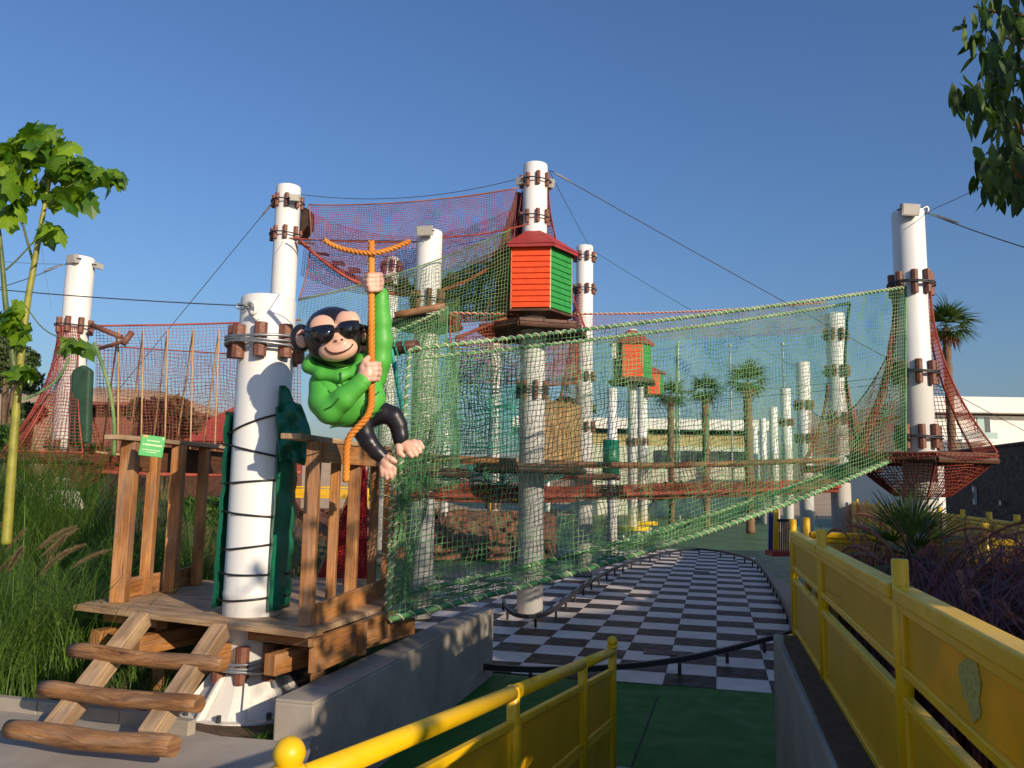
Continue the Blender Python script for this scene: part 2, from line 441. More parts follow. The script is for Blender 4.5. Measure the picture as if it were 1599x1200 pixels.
# ================================================================== SETTING
def grid_mesh(name, xs, ys, fz, mat, smooth=True):
    X, Y = np.meshgrid(xs, ys, indexing='ij'); Z = fz(X, Y)
    V = np.stack([X, Y, Z], -1).reshape(-1, 3); nx, ny = X.shape
    idx = np.arange(nx * ny).reshape(nx, ny)
    Q = np.stack([idx[:-1, :-1], idx[1:, :-1], idx[1:, 1:], idx[:-1, 1:]], -1).reshape(-1, 4)
    return np_mesh(name, V, Q, mat, smooth=smooth)
def sstep(x): x = np.clip(x, 0, 1); return x * x * (3 - 2 * x)
def wob(X, Y, s=1.0):
    return (np.sin(X * 1.7 * s + Y * .9 * s) + np.sin(X * .6 * s - Y * 1.9 * s + 1.3) + np.sin(X * 3.1 * s + 2.2) * np.sin(Y * 2.7 * s)) / 3

o = MB().prism([(-900, -300), (900, -300), (900, 1500), (-900, 1500)], -.6, -.03).build('ground', SAND); tag(o, kind='structure')
# low sandy hills far behind the park, higher on the left
def hill(X, Y):
    left = 8.2 * sstep((-X - 2) / 26) * sstep((Y - 32) / 22)
    back = 3.0 * sstep((Y - 75) / 60)
    return np.maximum(left, back) * (1 + .10 * wob(X * .1, Y * .1)) - .2 + .25 * wob(X * .25, Y * .25)
o = grid_mesh('sand_hills', np.linspace(-160, 160, 110), np.linspace(30, 260, 80), hill, SAND); tag(o, kind='structure')

PSI = math.atan(320.5 / 1240)
E1 = V3(math.cos(PSI), -math.sin(PSI), 0); E2 = V3(math.sin(PSI), math.cos(PSI), 0)
TO = G(1118.6, 1076, 0); TS = 0.585
o = MB().prism([(-13, 9.4), (-0.9, 9.4), (-.15, 6.4), (2.1, 6.4), (2.6, 6.9), (14, 6.9), (30, 60), (-13, 60)], -.02, -.012).build('playground_floor', GREENF); tag(o, kind='structure')

# ramp running down between the two walls
def ramp_z(y): return float(np.clip(.52 * (6.4 - y) / 4.5, 0, .52))
WALL_L = (G(490, 1097, .755) * V3(1, 1, 0), G(771, 950, .755) * V3(1, 1, 0))      # ramp-side face of the concrete wall on the left
KA, KB = G(1207, 990, 1.07), G(1302, 1200, 1.07)
def wall_r_x(y): return float(KA[0] + (KB[0] - KA[0]) * (y - KA[1]) / (KB[1] - KA[1]))
rx = lambda y: wall_r_x(y)
WLx = lambda y: float(WALL_L[0][0] + (WALL_L[1][0] - WALL_L[0][0]) * (y - WALL_L[0][1]) / (WALL_L[1][1] - WALL_L[0][1]))
W0 = WALL_L[0]
ramp_poly = [(-.62, 1.9), (rx(1.9), 1.9), (rx(6.4), 6.4), (WLx(6.4), 6.4), (W0[0], W0[1])]
MB().prism(ramp_poly, [-.1] * 5, [ramp_z(p[1]) for p in ramp_poly]).build('ramp', RAMPG)['kind'] = 'structure'
apron = [(WLx(6.4), 6.4), (rx(6.4), 6.4), (3.0, 6.4), (3.0, 9.0), (WALL_L[1][0], WALL_L[1][1])]
MB().prism(apron, -.01, -.004).build('ramp_apron', RAMPG)['kind'] = 'structure'
# thin expansion joint cut across the green floor
j0, j1 = G(1028, 1085, .001), G(985, 1200, .001)
o = MB().beam(j0, j1, .012, .003).build('floor_joint', DARK); tag(o, kind='structure')

pe = [G(-60, 1098, .52), G(120, 1112, .52), G(250, 1128, .52), G(345, 1150, .52)]
path_poly = [(-9, -8)] + [(-9, pe[0][1] + .6)] + [(p[0], p[1]) for p in pe] + [(W0[0] - .2, W0[1] - .03), (W0[0], W0[1] - .03), (-.62, 1.898), (rx(1.9), 1.898), (rx(-8), -8)]
MB().prism(path_poly, .2, .52).build('path', CONCP)['kind'] = 'structure'

def bed_z(X, Y):
    base = .43 + .03 * wob(X * 2, Y * 2)
    rise = 1.25 * sstep((-X - 3.6) / 3.0) * sstep((Y - 8.0) / 4.5)
    fall = .62 * sstep((Y - 9.1) / 1.4) * sstep((X + 4.6) / 1.8)
    return base + rise - fall
xs = np.linspace(-14, -.25, 70); ys = np.linspace(4.2, 20, 70)
Xg, Yg = np.meshgrid(xs, ys, indexing='ij'); WS_ = (WALL_L[1][0] - WALL_L[0][0]) / (WALL_L[1][1] - WALL_L[0][1]); Xw = np.minimum(Xg, WALL_L[0][0] + (Yg - W0[1]) * WS_ - .12)
Xw = np.where(Yg < W0[1] + .1, np.minimum(Xw, W0[0] - .2), Xw)
V = np.stack([Xw, Yg, bed_z(Xw, Yg)], -1).reshape(-1, 3); idx = np.arange(70 * 70).reshape(70, 70)
o = np_mesh('planting_bed', V, np.stack([idx[:-1, :-1], idx[1:, :-1], idx[1:, 1:], idx[:-1, 1:]], -1).reshape(-1, 4), SOIL, smooth=True)
tag(o, kind='structure')
# sand beyond the grass on the left
MB().prism([(-60, 12), (-7.2, 12.0), (-9.5, 40), (-70, 40)], -.1, [1.30, 1.42, .4, .4]).build('sand_terrace', SAND)['kind'] = 'structure'
# terracotta planting slope far behind the nets
MB().prism([(-9, 23), (1.2, 24), (1.6, 27), (-9, 27)], -.02, [.2, .2, 1.3, 1.3]).build('terracotta_slope', TERRA)['kind'] = 'structure'
rk = MB()
for k in range(330):
    x = RNG.uniform(-8.8, 1.2); t = RNG.uniform(.05, 1); y = 23.2 + 3.6 * t; z = .2 + 1.1 * t
    s_ = RNG.uniform(.05, .16); m8 = 5
    pts = [V3(x + s_ * math.cos(a) * RNG.uniform(.6, 1.2), y + s_ * math.sin(a) * RNG.uniform(.5, 1), 0)[:2] for a in np.linspace(0, 6.283, m8, endpoint=False)]
    rk.prism(pts, z - .2, z + RNG.uniform(.02, .10))
o = rk.build('rubble', TERRA); tag(o, 'terracotta rubble strewn over the far planting slope', 'rocks', kind='stuff')

# ------------------------------------------------------------------ checkered floor, each near tile a piece
base_poly = [TO + E1 * a + E2 * b for a, b in ((-6.3, .02), (1.72, .02), (1.72, 8), (1.0, 18), (-5, 18.5), (-6.3, 10))]
cf = MB().prism([(p[0], p[1]) for p in base_poly], -.009, -.003).build('checkered_floor', BLACK); tag(cf, kind='structure')
def to_px(p):
    d = np.asarray(p) - EYE; z = d @ FWD
    return 799.5 + FPX * (d @ RGT) / z, 600 - FPX * (d @ UPV) / z
RB = [(1250, 1100), (1248, 1005), (1240, 985), (1228, 950), (1195, 893), (1180, 878), (1150, 868), (1110, 860), (1060, 858), (940, 858)]
def right_limit(y):
    ysr = [p[1] for p in RB][::-1]; xsr = [p[0] for p in RB][::-1]
    return np.interp(y, ysr, xsr)
tiles = []
for i in range(-12, 6):
    for j in range(0, 34):
        c = TO + E1 * (i + .5) * TS + E2 * (j + .5) * TS
        px, py = to_px(c)
        if py < 859 or px > right_limit(py) + 4 or px < 640: continue
        if px < 935 and py < 902: continue
        tiles.append((c[1], i, j, c))
tiles.sort(key=lambda t: t[0])
def tile_mb(c, white):
    h = TS / 2 - .0022; mb = MB()
    cs = [c + E1 * a * h + E2 * b * h for a, b in ((-1, -1), (1, -1), (1, 1), (-1, 1))]
    mb.prism([(p[0], p[1]) for p in cs], -.002, 0.0); return mb
proto = {}
restW, restB = MB(), MB()
for k, (yy, i, j, c) in enumerate(tiles):
    white = (i + j) % 2 == 0
    if k < 296:
        if white not in proto:
            o = tile_mb(V3(0, 0, 0), white).build('tile', TILEW if white else TILEB); me = o.data; proto[white] = me
            o.parent = cf; o.location = tuple(c)
        else: o = link('tile', proto[white], cf, c)
        o.location.z = float(RNG.uniform(0, .0012))
    else: (restW if white else restB).add(*(lambda m: (m.v[0], m.f, m.uv))(tile_mb(c, white)))
for mb, mt in ((restW, TILEW), (restB, TILEB)):
    if mb.n: tag(mb.build('far_tiles', mt, cf), kind='stuff')

def grate(px, py, w, d, lab):
    c = G(px, py, 0); t = thing('floor_drain', lab, 'drain', c)
    f = MB(); hw, hd = w / 2, d / 2
    for s in (-1, 1):
        f.beam(c + E1 * -hw + E2 * s * hd + V3(0, 0, .006), c + E1 * hw + E2 * s * hd + V3(0, 0, .006), .03, .012)
        f.beam(c + E1 * s * hw + E2 * -hd + V3(0, 0, .006), c + E1 * s * hw + E2 * hd + V3(0, 0, .006), .03, .0115)
    f.build('frame', BLACK, t)
    b = MB(); n = 13
    for k in range(1, n): 
        q = c + E1 * (-hw + w * k / n) + V3(0, 0, .004); b.beam(q - E2 * hd, q + E2 * hd, .02, .013)
    for k in range(1, 5):
        q = c + E2 * (-hd + d * k / 5) + V3(0, 0, .0042); b.beam(q - E1 * hw, q + E1 * hw, .03, .0142)
    b.build('grate', BLACK, t)
    MB().prism([((c + E1 * a * hw + E2 * b2 * hd)[0], (c + E1 * a * hw + E2 * b2 * hd)[1]) for a, b2 in ((-1, -1), (1, -1), (1, 1), (-1, 1))], .0016, .0024).build('sump', DARK, t)
grate(1044, 1021, .62, .26, 'black slotted floor drain behind the black rail on the checkered floor')
grate(1080, 893, .9, .22, 'small far floor drain in the middle of the checkered floor')

# ------------------------------------------------------------------ concrete wall beside the ramp (left)
a, b = WALL_L; dv = nrm(b - a); nv = V3(-dv[1], dv[0], 0)
t = thing('concrete_wall', 'bare grey concrete wall below the wooden deck beside the ramp', 'wall', a)
wtop = .755
MB().prism([tuple(p[:2]) for p in (a, b, b + nv * .27, a + nv * .29)], -.15, wtop - .02).build('wall_body', CONC, t, bevel=.012)
MB().prism([tuple(p[:2]) for p in (a + nv * .004 + dv * .004, b + nv * .004 - dv * .004, b + nv * .266 - dv * .004, a + nv * .286 + dv * .004)], wtop - .022, wtop).build('capping', CONC, t, bevel=.006)
# right retaining wall carrying the yellow fence
yf = float(KA[1])
t = thing('concrete_kerb_wall', 'dark concrete retaining wall under the slatted yellow planter fence', 'wall', (wall_r_x(yf), yf, 0))
rw = [(rx(yf), yf), (rx(-3), -3), (rx(-3) + .55, -3), (rx(yf) + .45, yf - .1)]
MB().prism(rw, -.1, 1.07).build('wall_body', CONC, t, bevel=.015)
# soil in the planter behind the fence
MB().prism([(2.05, 6.1), (1.05, 2.2), (.55, 0.2), (9, -.5), (9, 3.6), (3.55, 5.55)], .2, 1.12).build('planter_soil', SOIL)['kind'] = 'structure'

# ------------------------------------------------------------------ yellow railings
def railing(name, label, p0, p1, ts, zb, ztop_post, bands, rail_h, rail_r, post_r, group=None, ball=(), parent_loc=None, foot=True, capped=True, boxrail=False):
    """ts: post parameters along p0-p1; zb(t): base height; bands: (low, high) panel heights above base"""
    p0 = np.asarray(p0, float); p1 = np.asarray(p1, float)
    at = lambda t, h: V3(*(p0 + (p1 - p0) * t)[:2], zb(t) + h)
    th = thing(name, label, 'railing', at(ts[0], 0), group)
    d = nrm((p1 - p0) * V3(1, 1, 0)); L = np.linalg.norm((p1 - p0)[:2])
    for i, tt in enumerate(ts):
        mb = MB(); c = at(tt, 0)
        prof = [(post_r, 0), (post_r, ztop_post - .004), (post_r - .004, ztop_post)]
        if foot: mb.lathe(c, [(post_r * 2.1, 0.0), (post_r * 2.1, .012)], 16)
        mb.lathe(c, prof, 18)
        if i in ball:
            r = post_r * 1.28
            mb.lathe(c + V3(0, 0, ztop_post), [(r * 1.1, 0), (r * 1.12, .012), (r * .8, .02)], 20)
            mb.lathe(c + V3(0, 0, ztop_post + .012 + r * .85), [(r * math.cos(q), r * math.sin(q)) for q in np.linspace(-1.1, 1.5, 12)], 24)
        mb.build('post', YEL, th, smooth=True)
    for i in range(len(ts) - 1):
        ta, tb = ts[i], ts[i + 1]; e = (post_r + .003) / L
        A, B = ta + e, tb - e
        if boxrail: MB().beam(at(A, rail_h), at(B, rail_h), rail_r * 2, rail_r * 1.5).build('handrail', YEL, th, bevel=.008)
        else: MB().tube([at(A, rail_h), at((A + B) / 2, rail_h), at(B, rail_h)], rail_r, 14).build('handrail', YEL, th, smooth=True)
        for lo, hi in bands:
            fr = MB(); w = .034
            fr.beam(at(A, hi), at(B, hi), w, w); fr.beam(at(A, lo), at(B, lo), w, w)
            fr.beam(at(A + w / L, lo + w / 2), at(A + w / L, hi - w / 2), w, w, d); fr.beam(at(B - w / L, lo + w / 2), at(B - w / L, hi - w / 2), w, w, d)
            fr.build('panel_frame', YEL, th, bevel=.005)
            q = [at(A + w / L, lo + w / 2), at(B - w / L, lo + w / 2), at(B - w / L, hi - w / 2), at(A + w / L, hi - w / 2)]
            LL = (B - A) * L; off = V3(-d[1], d[0], 0) * .002
            pm = MB(); V8 = [x + off for x in q] + [x - off for x in q]
            uv = [(0, 0), (LL, 0), (LL, hi - lo), (0, hi - lo)]
            pm.add(V8, [(0, 1, 2, 3), (7, 6, 5, 4)], [uv, uv[::-1]])
            pm.build('perforated_panel', YELPERF, th)
    return th
Ln, Lf = V3(-.53, 2.04, 0), V3(.79, 6.2, 0)
tt = lambda y: (y - 2.0) / 4.2
railing('yellow_handrail', 'low yellow handrail with ball finial running down beside the green ramp', Ln, Lf, [tt(2.0), tt(3.78), tt(5.2), 1.0],
        lambda t: ramp_z(2.0 + 4.2 * t) + .02 * (1 - t), .965, [(.45, .80), (.08, .41)], .935, .034, .031, ball=(0, 3), foot=False)
c = V3(.80, 6.2, 0)
o = MB().box(c + V3(.03, -.02, -.02), (.30, .34, .22), -.3).build('concrete_footing', CONC, None, bevel=.01, origin=c)
tag(o, 'small concrete block under the last post of the low yellow handrail', 'concrete block')
FA, FB_ = G(1243, 995, 1.07), G(1290, 1075, 1.07)
xr = lambda y: float(FA[0] + (FB_[0] - FA[0]) * (y - FA[1]) / (FB_[1] - FA[1]))
ysr = [float(FA[1]), float(FB_[1]), 2.80, 1.2, -.2]
railing('planter_fence', 'long yellow fence of perforated panels along the ramp planter, dull olive patch', (xr(ysr[0]), ysr[0], 0), (xr(-.2), -.2, 0), [(ysr[0] - y) / (ysr[0] + .2) for y in ysr],
        lambda t: 1.07, .895, [(.53, .735), (.06, .43)], .78, .036, .028, boxrail=True)
# irregular dull olive patch on the near panel
pf = [o for o in bpy.data.objects if o.name.startswith('planter_fence')][0]; dd = nrm(V3(.25, 1, 0)); nn_ = V3(-dd[1], dd[0], 0)
pm_ = MB(); pc = V3(xr(2.08), 2.08, 1.715) + nn_ * .0035; ring = []
for k in range(22):
    a = 2 * math.pi * k / 22; rr = 1 + .16 * math.sin(3 * a + 1) + .1 * math.sin(7 * a) + .06 * math.sin(11 * a); ring.append(pc + dd * (.085 * rr * math.cos(a)) + V3(0, 0, .075 * rr * math.sin(a)) + dd * .0)
pm_.add(ring + [q + nn_ * .001 for q in ring], [tuple(range(22)), tuple(range(43, 21, -1))] + [(i, 22 + i, 22 + (i + 1) % 22, (i + 1) % 22) for i in range(22)]).build('olive_patch', m_plain('olive_patch', (.46, .42, .10), .7, .45, 70), pf)
bk = (3.9, 5.35)
railing('planter_fence', 'yellow back fence of the planter behind the purple grass', (xr(ysr[0]) + .07, ysr[0], 0), (4.9, 4.95, 0), [0.012, .42, .86], lambda t: 1.05, .93,
        [(.05, .76)], .80, .03, .026, boxrail=True)
railing('far_fence', 'shaded yellow fence in front of the black wall', (8.9, 21.5, 0), (4.6, 6.9, 0), [0, .1, .2, .3, .41, .52, .64, .74, .82, .89, .95, 1.0], lambda t: 1.0, .99,
        [(.50, .86), (.06, .44)], .9, .024, .03, boxrail=True)
railing('far_fence', 'bright yellow rail far behind the nets on the terracotta bank', (-9, 27.3, 0), (1.4, 27.3, 0), [0, .2, .4, .6, .8, 1.0], lambda t: 1.2, .85,
        [(.45, .72)], .8, .03, .03, boxrail=True)

# ------------------------------------------------------------------ black bumper rail around the checkered floor
loop = [(786, 938), (790, 950), (806, 962), (832, 964), (858, 958), (880, 940), (910, 917), (949, 892), (1000, 872), (1072, 857), (1110, 859), (1150, 866), (1180, 876), (1196, 893), (1212, 920),
        (1228, 950), (1240, 985), (1222, 992), (1180, 1003), (1130, 1016), (1060, 1031), (960, 1043), (850, 1047), (770, 1043), (700, 1036)]
zr = .17
lp = resample(chaikin([G(x, y, zr) for x, y in loop], 3), .12)
t = thing('bumper_rail', 'low black rail looping round the checkered floor', 'rail', V3(lp[0][0], lp[0][1], 0))
mb = MB(); prof = []
for k in range(len(lp) - 1):
    d = nrm(lp[k + 1] - lp[k]); mb.beam(lp[k] - d * .004, lp[k + 1] + d * .004, .045, .062)
mb.build('rail_band', BLACK, t)
pl = resample(lp, .95)
pm = None
for q in pl:
    if pm is None:
        o = MB().tube([V3(0, 0, 0), V3(0, 0, zr - .04)], .022, 8).build('rail_post', BLACK); pm = o.data; o.parent = t
        o.location = (q[0] - lp[0][0], q[1] - lp[0][1], 0)
    else: link('rail_post', pm, t, (q[0] - lp[0][0], q[1] - lp[0][1], 0))

# ------------------------------------------------------------------ buildings
def bld(name, label, c): return thing(name, label, 'building', c)
# white villa on the right
c0 = P(1480, 700, 42); c1 = P(1760, 700, 42)
t = bld('white_building', 'white flat roofed building with glass balcony behind the black wall', (c0[0], 42, 0))
zt = P(1540, 622, 42)[2]; zp = P(1540, 646, 42)[2]; x0 = P(1440, 640, 42)[0]; x1 = x0 + 26
MB().box(V3((x0 + x1) / 2, 47.2, (zp - .1) / 2), (x1 - x0, 10, zp - .1)).build('wall', BLDW, t)
MB().box(V3((x0 + x1) / 2, 46.9, (zt + zp) / 2), (x1 - x0 + .6, 10.9, zt - zp)).build('parapet', BLDW, t)
wa, wb = P(1527, 651, 42), P(1549, 677, 42)
w = MB(); cx, cz = (wa[0] + wb[0]) / 2, (wa[2] + wb[2]) / 2; ww, hh = abs(wb[0] - wa[0]), abs(wa[2] - wb[2])
wf = w.box(V3(cx, 42.19, cz), (ww + .14, .09, hh + .14)).build('window', STEEL, t)
MB().box(V3(cx - ww * .2, 42.13, cz), (ww * .55, .06, hh)).build('pane', GLASSG, wf); MB().box(V3(cx + ww * .28, 42.12, cz), (ww * .42, .07, hh)).build('pane', GLASS, wf)
ba, bb = P(1500, 675, 41.3), P(1557, 686, 41.3)
o = MB().box(V3((ba[0] + bb[0]) / 2, 41.7, bb[2] - .1), (bb[0] - ba[0], 1.0, .16)).build('balcony', BLDW, t)
MB().box(V3((ba[0] + bb[0]) / 2, 41.24, (ba[2] + bb[2]) / 2), (bb[0] - ba[0], .04, ba[2] - bb[2])).build('balustrade', GLASSG, o)
for q in (1535, 1545): MB().box(V3(P(q, 621, 44)[0], 44, zt + .06), (.5, .4, .12)).build('roof_vent', STEEL, t)
# black wall block
e0, e1 = V3(11.95, 22.0, 0), V3(10.96, 17.0, 0)
dirb = nrm(e1 - e0); nb = V3(-dirb[1], dirb[0], 0)
nb = nb if nb[0] > 0 else -nb; e1 = e1 + dirb * 9
t = bld('black_building', 'low black walled building in shade below the white building', e0)
zmid = 3.22
MB().prism([tuple(p[:2]) for p in (e0, e1, e1 + nb * 6, e0 + nb * 6)], -.05, zmid).build('wall', BLACKW, t)
MB().prism([tuple(p[:2]) for p in (e0 - nb * .05 - dirb * .05, e1 - nb * .05, e1 + nb * 6.05, e0 + nb * 6.05)], zmid + .002, zmid + .06).build('coping', BLACKW, t)
dpt = lambda px, py: None
def on_wall(px, py):
    d = ray(px, py); n3 = nb; s = ((e0 - nb * .0 - EYE) @ n3) / (d @ n3); return EYE + d * s
q = on_wall(1524, 774)
f = MB().beam(q - nb * .03 - V3(0, 0, .22), q - nb * .03 + V3(0, 0, .22), .12, .06, nb).build('intercom', BLDW, t); MB().beam(q - nb * .065 - V3(0, 0, .08), q - nb * .065 + V3(0, 0, .1), .07, .02, nb).build('screen', GLASS, f)
q = on_wall(1569, 786); MB().beam(q - nb * .04, q - nb * .10, .1, .1).build('wall_lamp', STEEL, t)
# long white building with olive storey far behind the nets
Yb = 62; X = lambda px: P(px, 700, Yb)[0]; Z = lambda py, px=1050: P(px, py, Yb)[2]
t = bld('long_building', 'long low building with white parapet and olive upper wall behind the palms', (X(1050), Yb, 0))
def slab(nm, xa, xb, za, zb, y0, dep, m): return MB().box(V3((xa + xb) / 2, y0 + dep / 2, (za + zb) / 2), (xb - xa, dep, zb - za)).build(nm, m, t)
slab('wall', X(905), X(1190), -.1, Z(697), Yb, 10, BLDG)
up = slab('upper_wall', X(905), X(1185), Z(697) + .003, Z(677), Yb + .6, 9, BLDO)
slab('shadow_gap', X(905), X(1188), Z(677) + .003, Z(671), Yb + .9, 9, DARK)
slab('parapet', X(800), X(1210), Z(671) + .003, Z(655), Yb - .3, 11, BLDW)
for k in range(9):
    xx = X(1030 + k * 17); MB().box(V3(xx, Yb - .02, Z(716)), (.9, .08, 1.2)).build('window', GLASS, t)
# red roofed building at the left
Yr = 27; X = lambda px: P(px, 660, Yr)[0]; Z = lambda py: P(160, py, Yr)[2]
t = bld('terracotta_building', 'terracotta walled building with pale columns behind the left rope bridge', (X(165), Yr, 0))
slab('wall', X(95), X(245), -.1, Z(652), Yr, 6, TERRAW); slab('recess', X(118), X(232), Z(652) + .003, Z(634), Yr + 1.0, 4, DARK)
slab('roof', X(92), X(250), Z(634) + .003, Z(629), Yr - .4, 7, TERRAW)
for px in (143, 154, 178, 190, 212, 226): MB().box(V3(X(px), Yr + .5, (Z(652) + Z(634)) / 2), (.16, .16, Z(634) - Z(652) - .006)).build('column', EDGEW, t)
t = bld('terracotta_lodge', 'red pitched roof lodge just left of the nearest white post', (X(335), 25, 0))
zr0, zr1 = P(330, 690, 25)[2], P(350, 655, 25)[2]; xa, xb = P(285, 690, 25)[0], P(420, 690, 25)[0]
MB().box(V3((xa + xb) / 2, 27.2, zr0 / 2), (xb - xa, 4, zr0)).build('wall', TERRAW, t)
ro = MB(); xm = (xa + xb) / 2
ro.add([V3(xa - .3, 24.6, zr0 + .003), V3(xb + .3, 24.6, zr0 + .003), V3(xb + .3, 29.8, zr0 + .003), V3(xa - .3, 29.8, zr0 + .003), V3(xm + .4, 24.6, zr1 + .4), V3(xm + .4, 29.8, zr1 + .4)],
       [(0, 1, 4), (2, 3, 5), (1, 2, 5, 4), (3, 0, 4, 5), (0, 3, 2, 1)])
ro.build('roof', REDP, t)
# unseen building block added behind the photographer to shade floor and ramp
def st(s, tq): return (.788 * s + .616 * tq, .616 * s - .788 * tq)
t = bld('shade_block', 'plain block added outside the picture to shade the floor and ramp', (*st(10, 12), 0))
MB().prism([st(6.3, 12), st(13, 12), st(13, 17), st(6.3, 17)], -.1, 7.9).build('wall', BLDW, t)
MB().prism([st(13.003, 12), st(24, 12), st(24, 17), st(13.003, 17)], -.1, 9.6).build('taller_shade_block', BLDW, t)
for px, pt, Y in ((1059, 538, 55), (1140, 542, 55), (1222, 540, 50)):
    tp = P(px, pt, Y); pl_ = {1059: 'thin street lamp between the small tower and the second palm', 1140: 'thin street lamp just left of the tallest middle palm', 1222: 'thin street lamp rising beside the row of white posts'}[px]
    t = thing('street_lamp', pl_, 'street lamp', (tp[0], Y, 0), 'street lamps beyond the park')
    MB().tube([V3(tp[0], Y, 0), V3(tp[0], Y, tp[2])], [.07, .05], 8).build('pole', STEEL, t)
    MB().lathe(tp, [(.10, 0), (.13, .06), (.09, .2)], 8).build('lamp_head', LAMP, t)

# coloured boards and a red slatted stand far right of the checkered floor
Yq = 17.0
t = thing('slatted_stand', 'red slatted stand on a red base right of the checkered floor', 'stand', P(1222, 868, Yq))
MB().beam(P(1200, 864, Yq) , P(1242, 864, Yq), .5, .10).build('base', REDP, t)
sl = MB()
for k in range(7): sl.beam(P(1217 + 3.4 * k, 862, Yq), P(1217 + 3.6 * k, 815, Yq), .022, .03)
sl.build('slats', REDP, t); MB().beam(P(1214, 813, Yq), P(1243, 813, Yq), .05, .06).build('top_rail', BLACK, t)
t = thing('blue_board', 'upright blue board beside the red slatted stand', 'board', P(1205, 862, 17.6)); MB().beam(P(1204, 862, 17.6), P(1205, 800, 17.6), .12, .05).build('board', BLUEP, t)
t = thing('yellow_board', 'upright yellow board between blue board and red slatted stand', 'board', P(1211, 862, 17.4)); MB().beam(P(1211, 862, 17.4), P(1212, 795, 17.4), .10, .05).build('board', YEL, t)

# ================================================================== POLES
_ch = {}
def chock_mesh(Rb, h):
    k = (round(Rb, 3), round(h, 3))
    if k not in _ch:
        _ch[k] = MB().tube([V3(0, 0, -h / 2), V3(0, 0, h / 2)], Rb, 8).build('tmp', PEG); me = _ch[k].data; bpy.data.objects.remove(_ch[k]); _ch[k] = me; me.name = 'chock'
    return _ch[k]
PG = 'white steel posts of the rope park'
POLES = {}
def pole(key, px, py, Y, label, r=.225, z0=0.0, rings=(), zrings=(), nch=8, ch=(.05, .27), turns=2, flare=False, turn0=.2, detail=True):
    top = P(px, py, Y); zt = top[2]; th = thing('white_post', label, 'post', (top[0], Y, z0), PG)
    prof = [(r, z0), (r, zt - 2.42), (r + .004, zt - 2.41), (r + .004, zt - 2.385), (r, zt - 2.375), (r, zt - .03), (r - .01, zt - .008), (r - .03, zt)]
    MB().lathe(V3(top[0], Y, 0), prof, 32 if Y < 20 else 18).build('shaft', WHITE, th, smooth=True)
    zs = [P(px, q, Y)[2] for q in rings] + list(zrings)
    for z in zs:
        if detail:
            me = chock_mesh(*ch)
            for k in range(nch):
                a = turn0 + 2 * math.pi * k / nch
                if math.sin(a) > .55 and Y > 10: continue          # hidden far side of the post
                o = link('chock', me, th, (math.cos(a) * (r + ch[0] * .75), math.sin(a) * (r + ch[0] * .75), z - z0 + RNG.uniform(-.02, .02)))
                o.rotation_euler = (0, 0, a)
        else:
            mb = MB()
            for k in range(nch):
                a = turn0 + 2 * math.pi * k / nch; c = V3(top[0] + math.cos(a) * (r + ch[0] * .7), Y + math.sin(a) * (r + ch[0] * .7), z)
                mb.tube([c - V3(0, 0, ch[1] / 2), c + V3(0, 0, ch[1] / 2)], ch[0], 6)
            mb.build('chocks', PEG, th)['kind'] = 'stuff'
        bd = MB()
        for q in range(turns):
            rr = r + ch[0] * 1.9; zz = z + (q - (turns - 1) / 2) * .03
            bd.tube([V3(top[0] + rr * math.cos(a), Y + rr * math.sin(a), zz + .012 * math.sin(a * 2 + q)) for a in np.linspace(0, 2 * math.pi, 25)[:-1]], .012, 6, closed=True)
        bd.build('cable_band', STEEL if turns > 2 else WIRE, th, smooth=True)
    POLES[key] = (th, V3(top[0], Y, zt), r)
    return th
pA = pole('A', 420, 466, 6.5, 'thick near white post standing through the wooden deck, dark cord wound round it', r=.223, z0=.45, rings=(538,), zrings=(.80,), turns=3, ch=(.052, .27), turn0=.12)
pB = pole('B', 451, 292, 14.3, 'tall white post at the left end of the plum net, behind the nearest post', rings=(318, 369), zrings=(4.6,), ch=(.04, .24), turns=1)
pC = pole('C', 836, 258, 14.0, 'tallest white post passing through the orange and green tower', rings=(286, 343, 613), zrings=(3.9,), ch=(.04, .24), turns=1)
pD = pole('D', 671, 362, 13.5, 'white post with a floodlight on top left of the tower', rings=(470,), zrings=(2.45,), ch=(.048, .30), turns=1)
pE = pole('E', 913, 385, 20.0, 'white post just behind the right side of the tower', r=.22, rings=(403, 453, 588, 668), ch=(.05, .24), turns=1)
pF = pole('F', 1417, 331, 11.4, 'thick white post at the right end of the green net bridge with floodlight', rings=(446, 583, 683), ch=(.05, .34), turns=2, turn0=.5)
pG = pole('G', 1303, 490, 19.0, 'white post seen through the net left of the right end post', r=.225, rings=(524, 581, 655), ch=(.05, .28), turns=1)
pH = pole('H', 1253, 566, 26.0, 'white post carrying a guy cable, largest of the receding row', r=.225, rings=(633, 685), ch=(.06, .3), detail=False, turns=1)
pole('I', 1226, 607, 34.0, 'white post second in the receding row behind the net', r=.22, rings=(660,), ch=(.06, .3), detail=False, turns=1)
pole('J', 1207, 636, 42.0, 'white post third in the receding row behind the net', r=.22, rings=(), detail=False)
pole('K', 1191, 654, 50.0, 'white post fourth in the receding row behind the net', r=.22, rings=(), detail=False)
pole('K2', 1178, 668, 58.0, 'smallest white post at the far end of the receding row', r=.22, rings=(), detail=False)
pL = pole('L', 127, 403, 13.6, 'white post at the left with red net skirt and green mat', z0=1.35, rings=(511, 700), ch=(.05, .26), turns=1, turn0=.05)
pole('M', 987, 515, 33.0, 'slim white post passing through the small far tower', r=.20, rings=(528, 690), ch=(.06, .3), detail=False, turns=1)
pole('N', 956, 606, 27.0, 'slim white post under the left edge of the small far tower', r=.165, rings=(), detail=False)
pole('O', 1003, 600, 36.0, 'slim white post under the right edge of the small far tower', r=.22, rings=(690,), ch=(.06, .3), detail=False, turns=1)
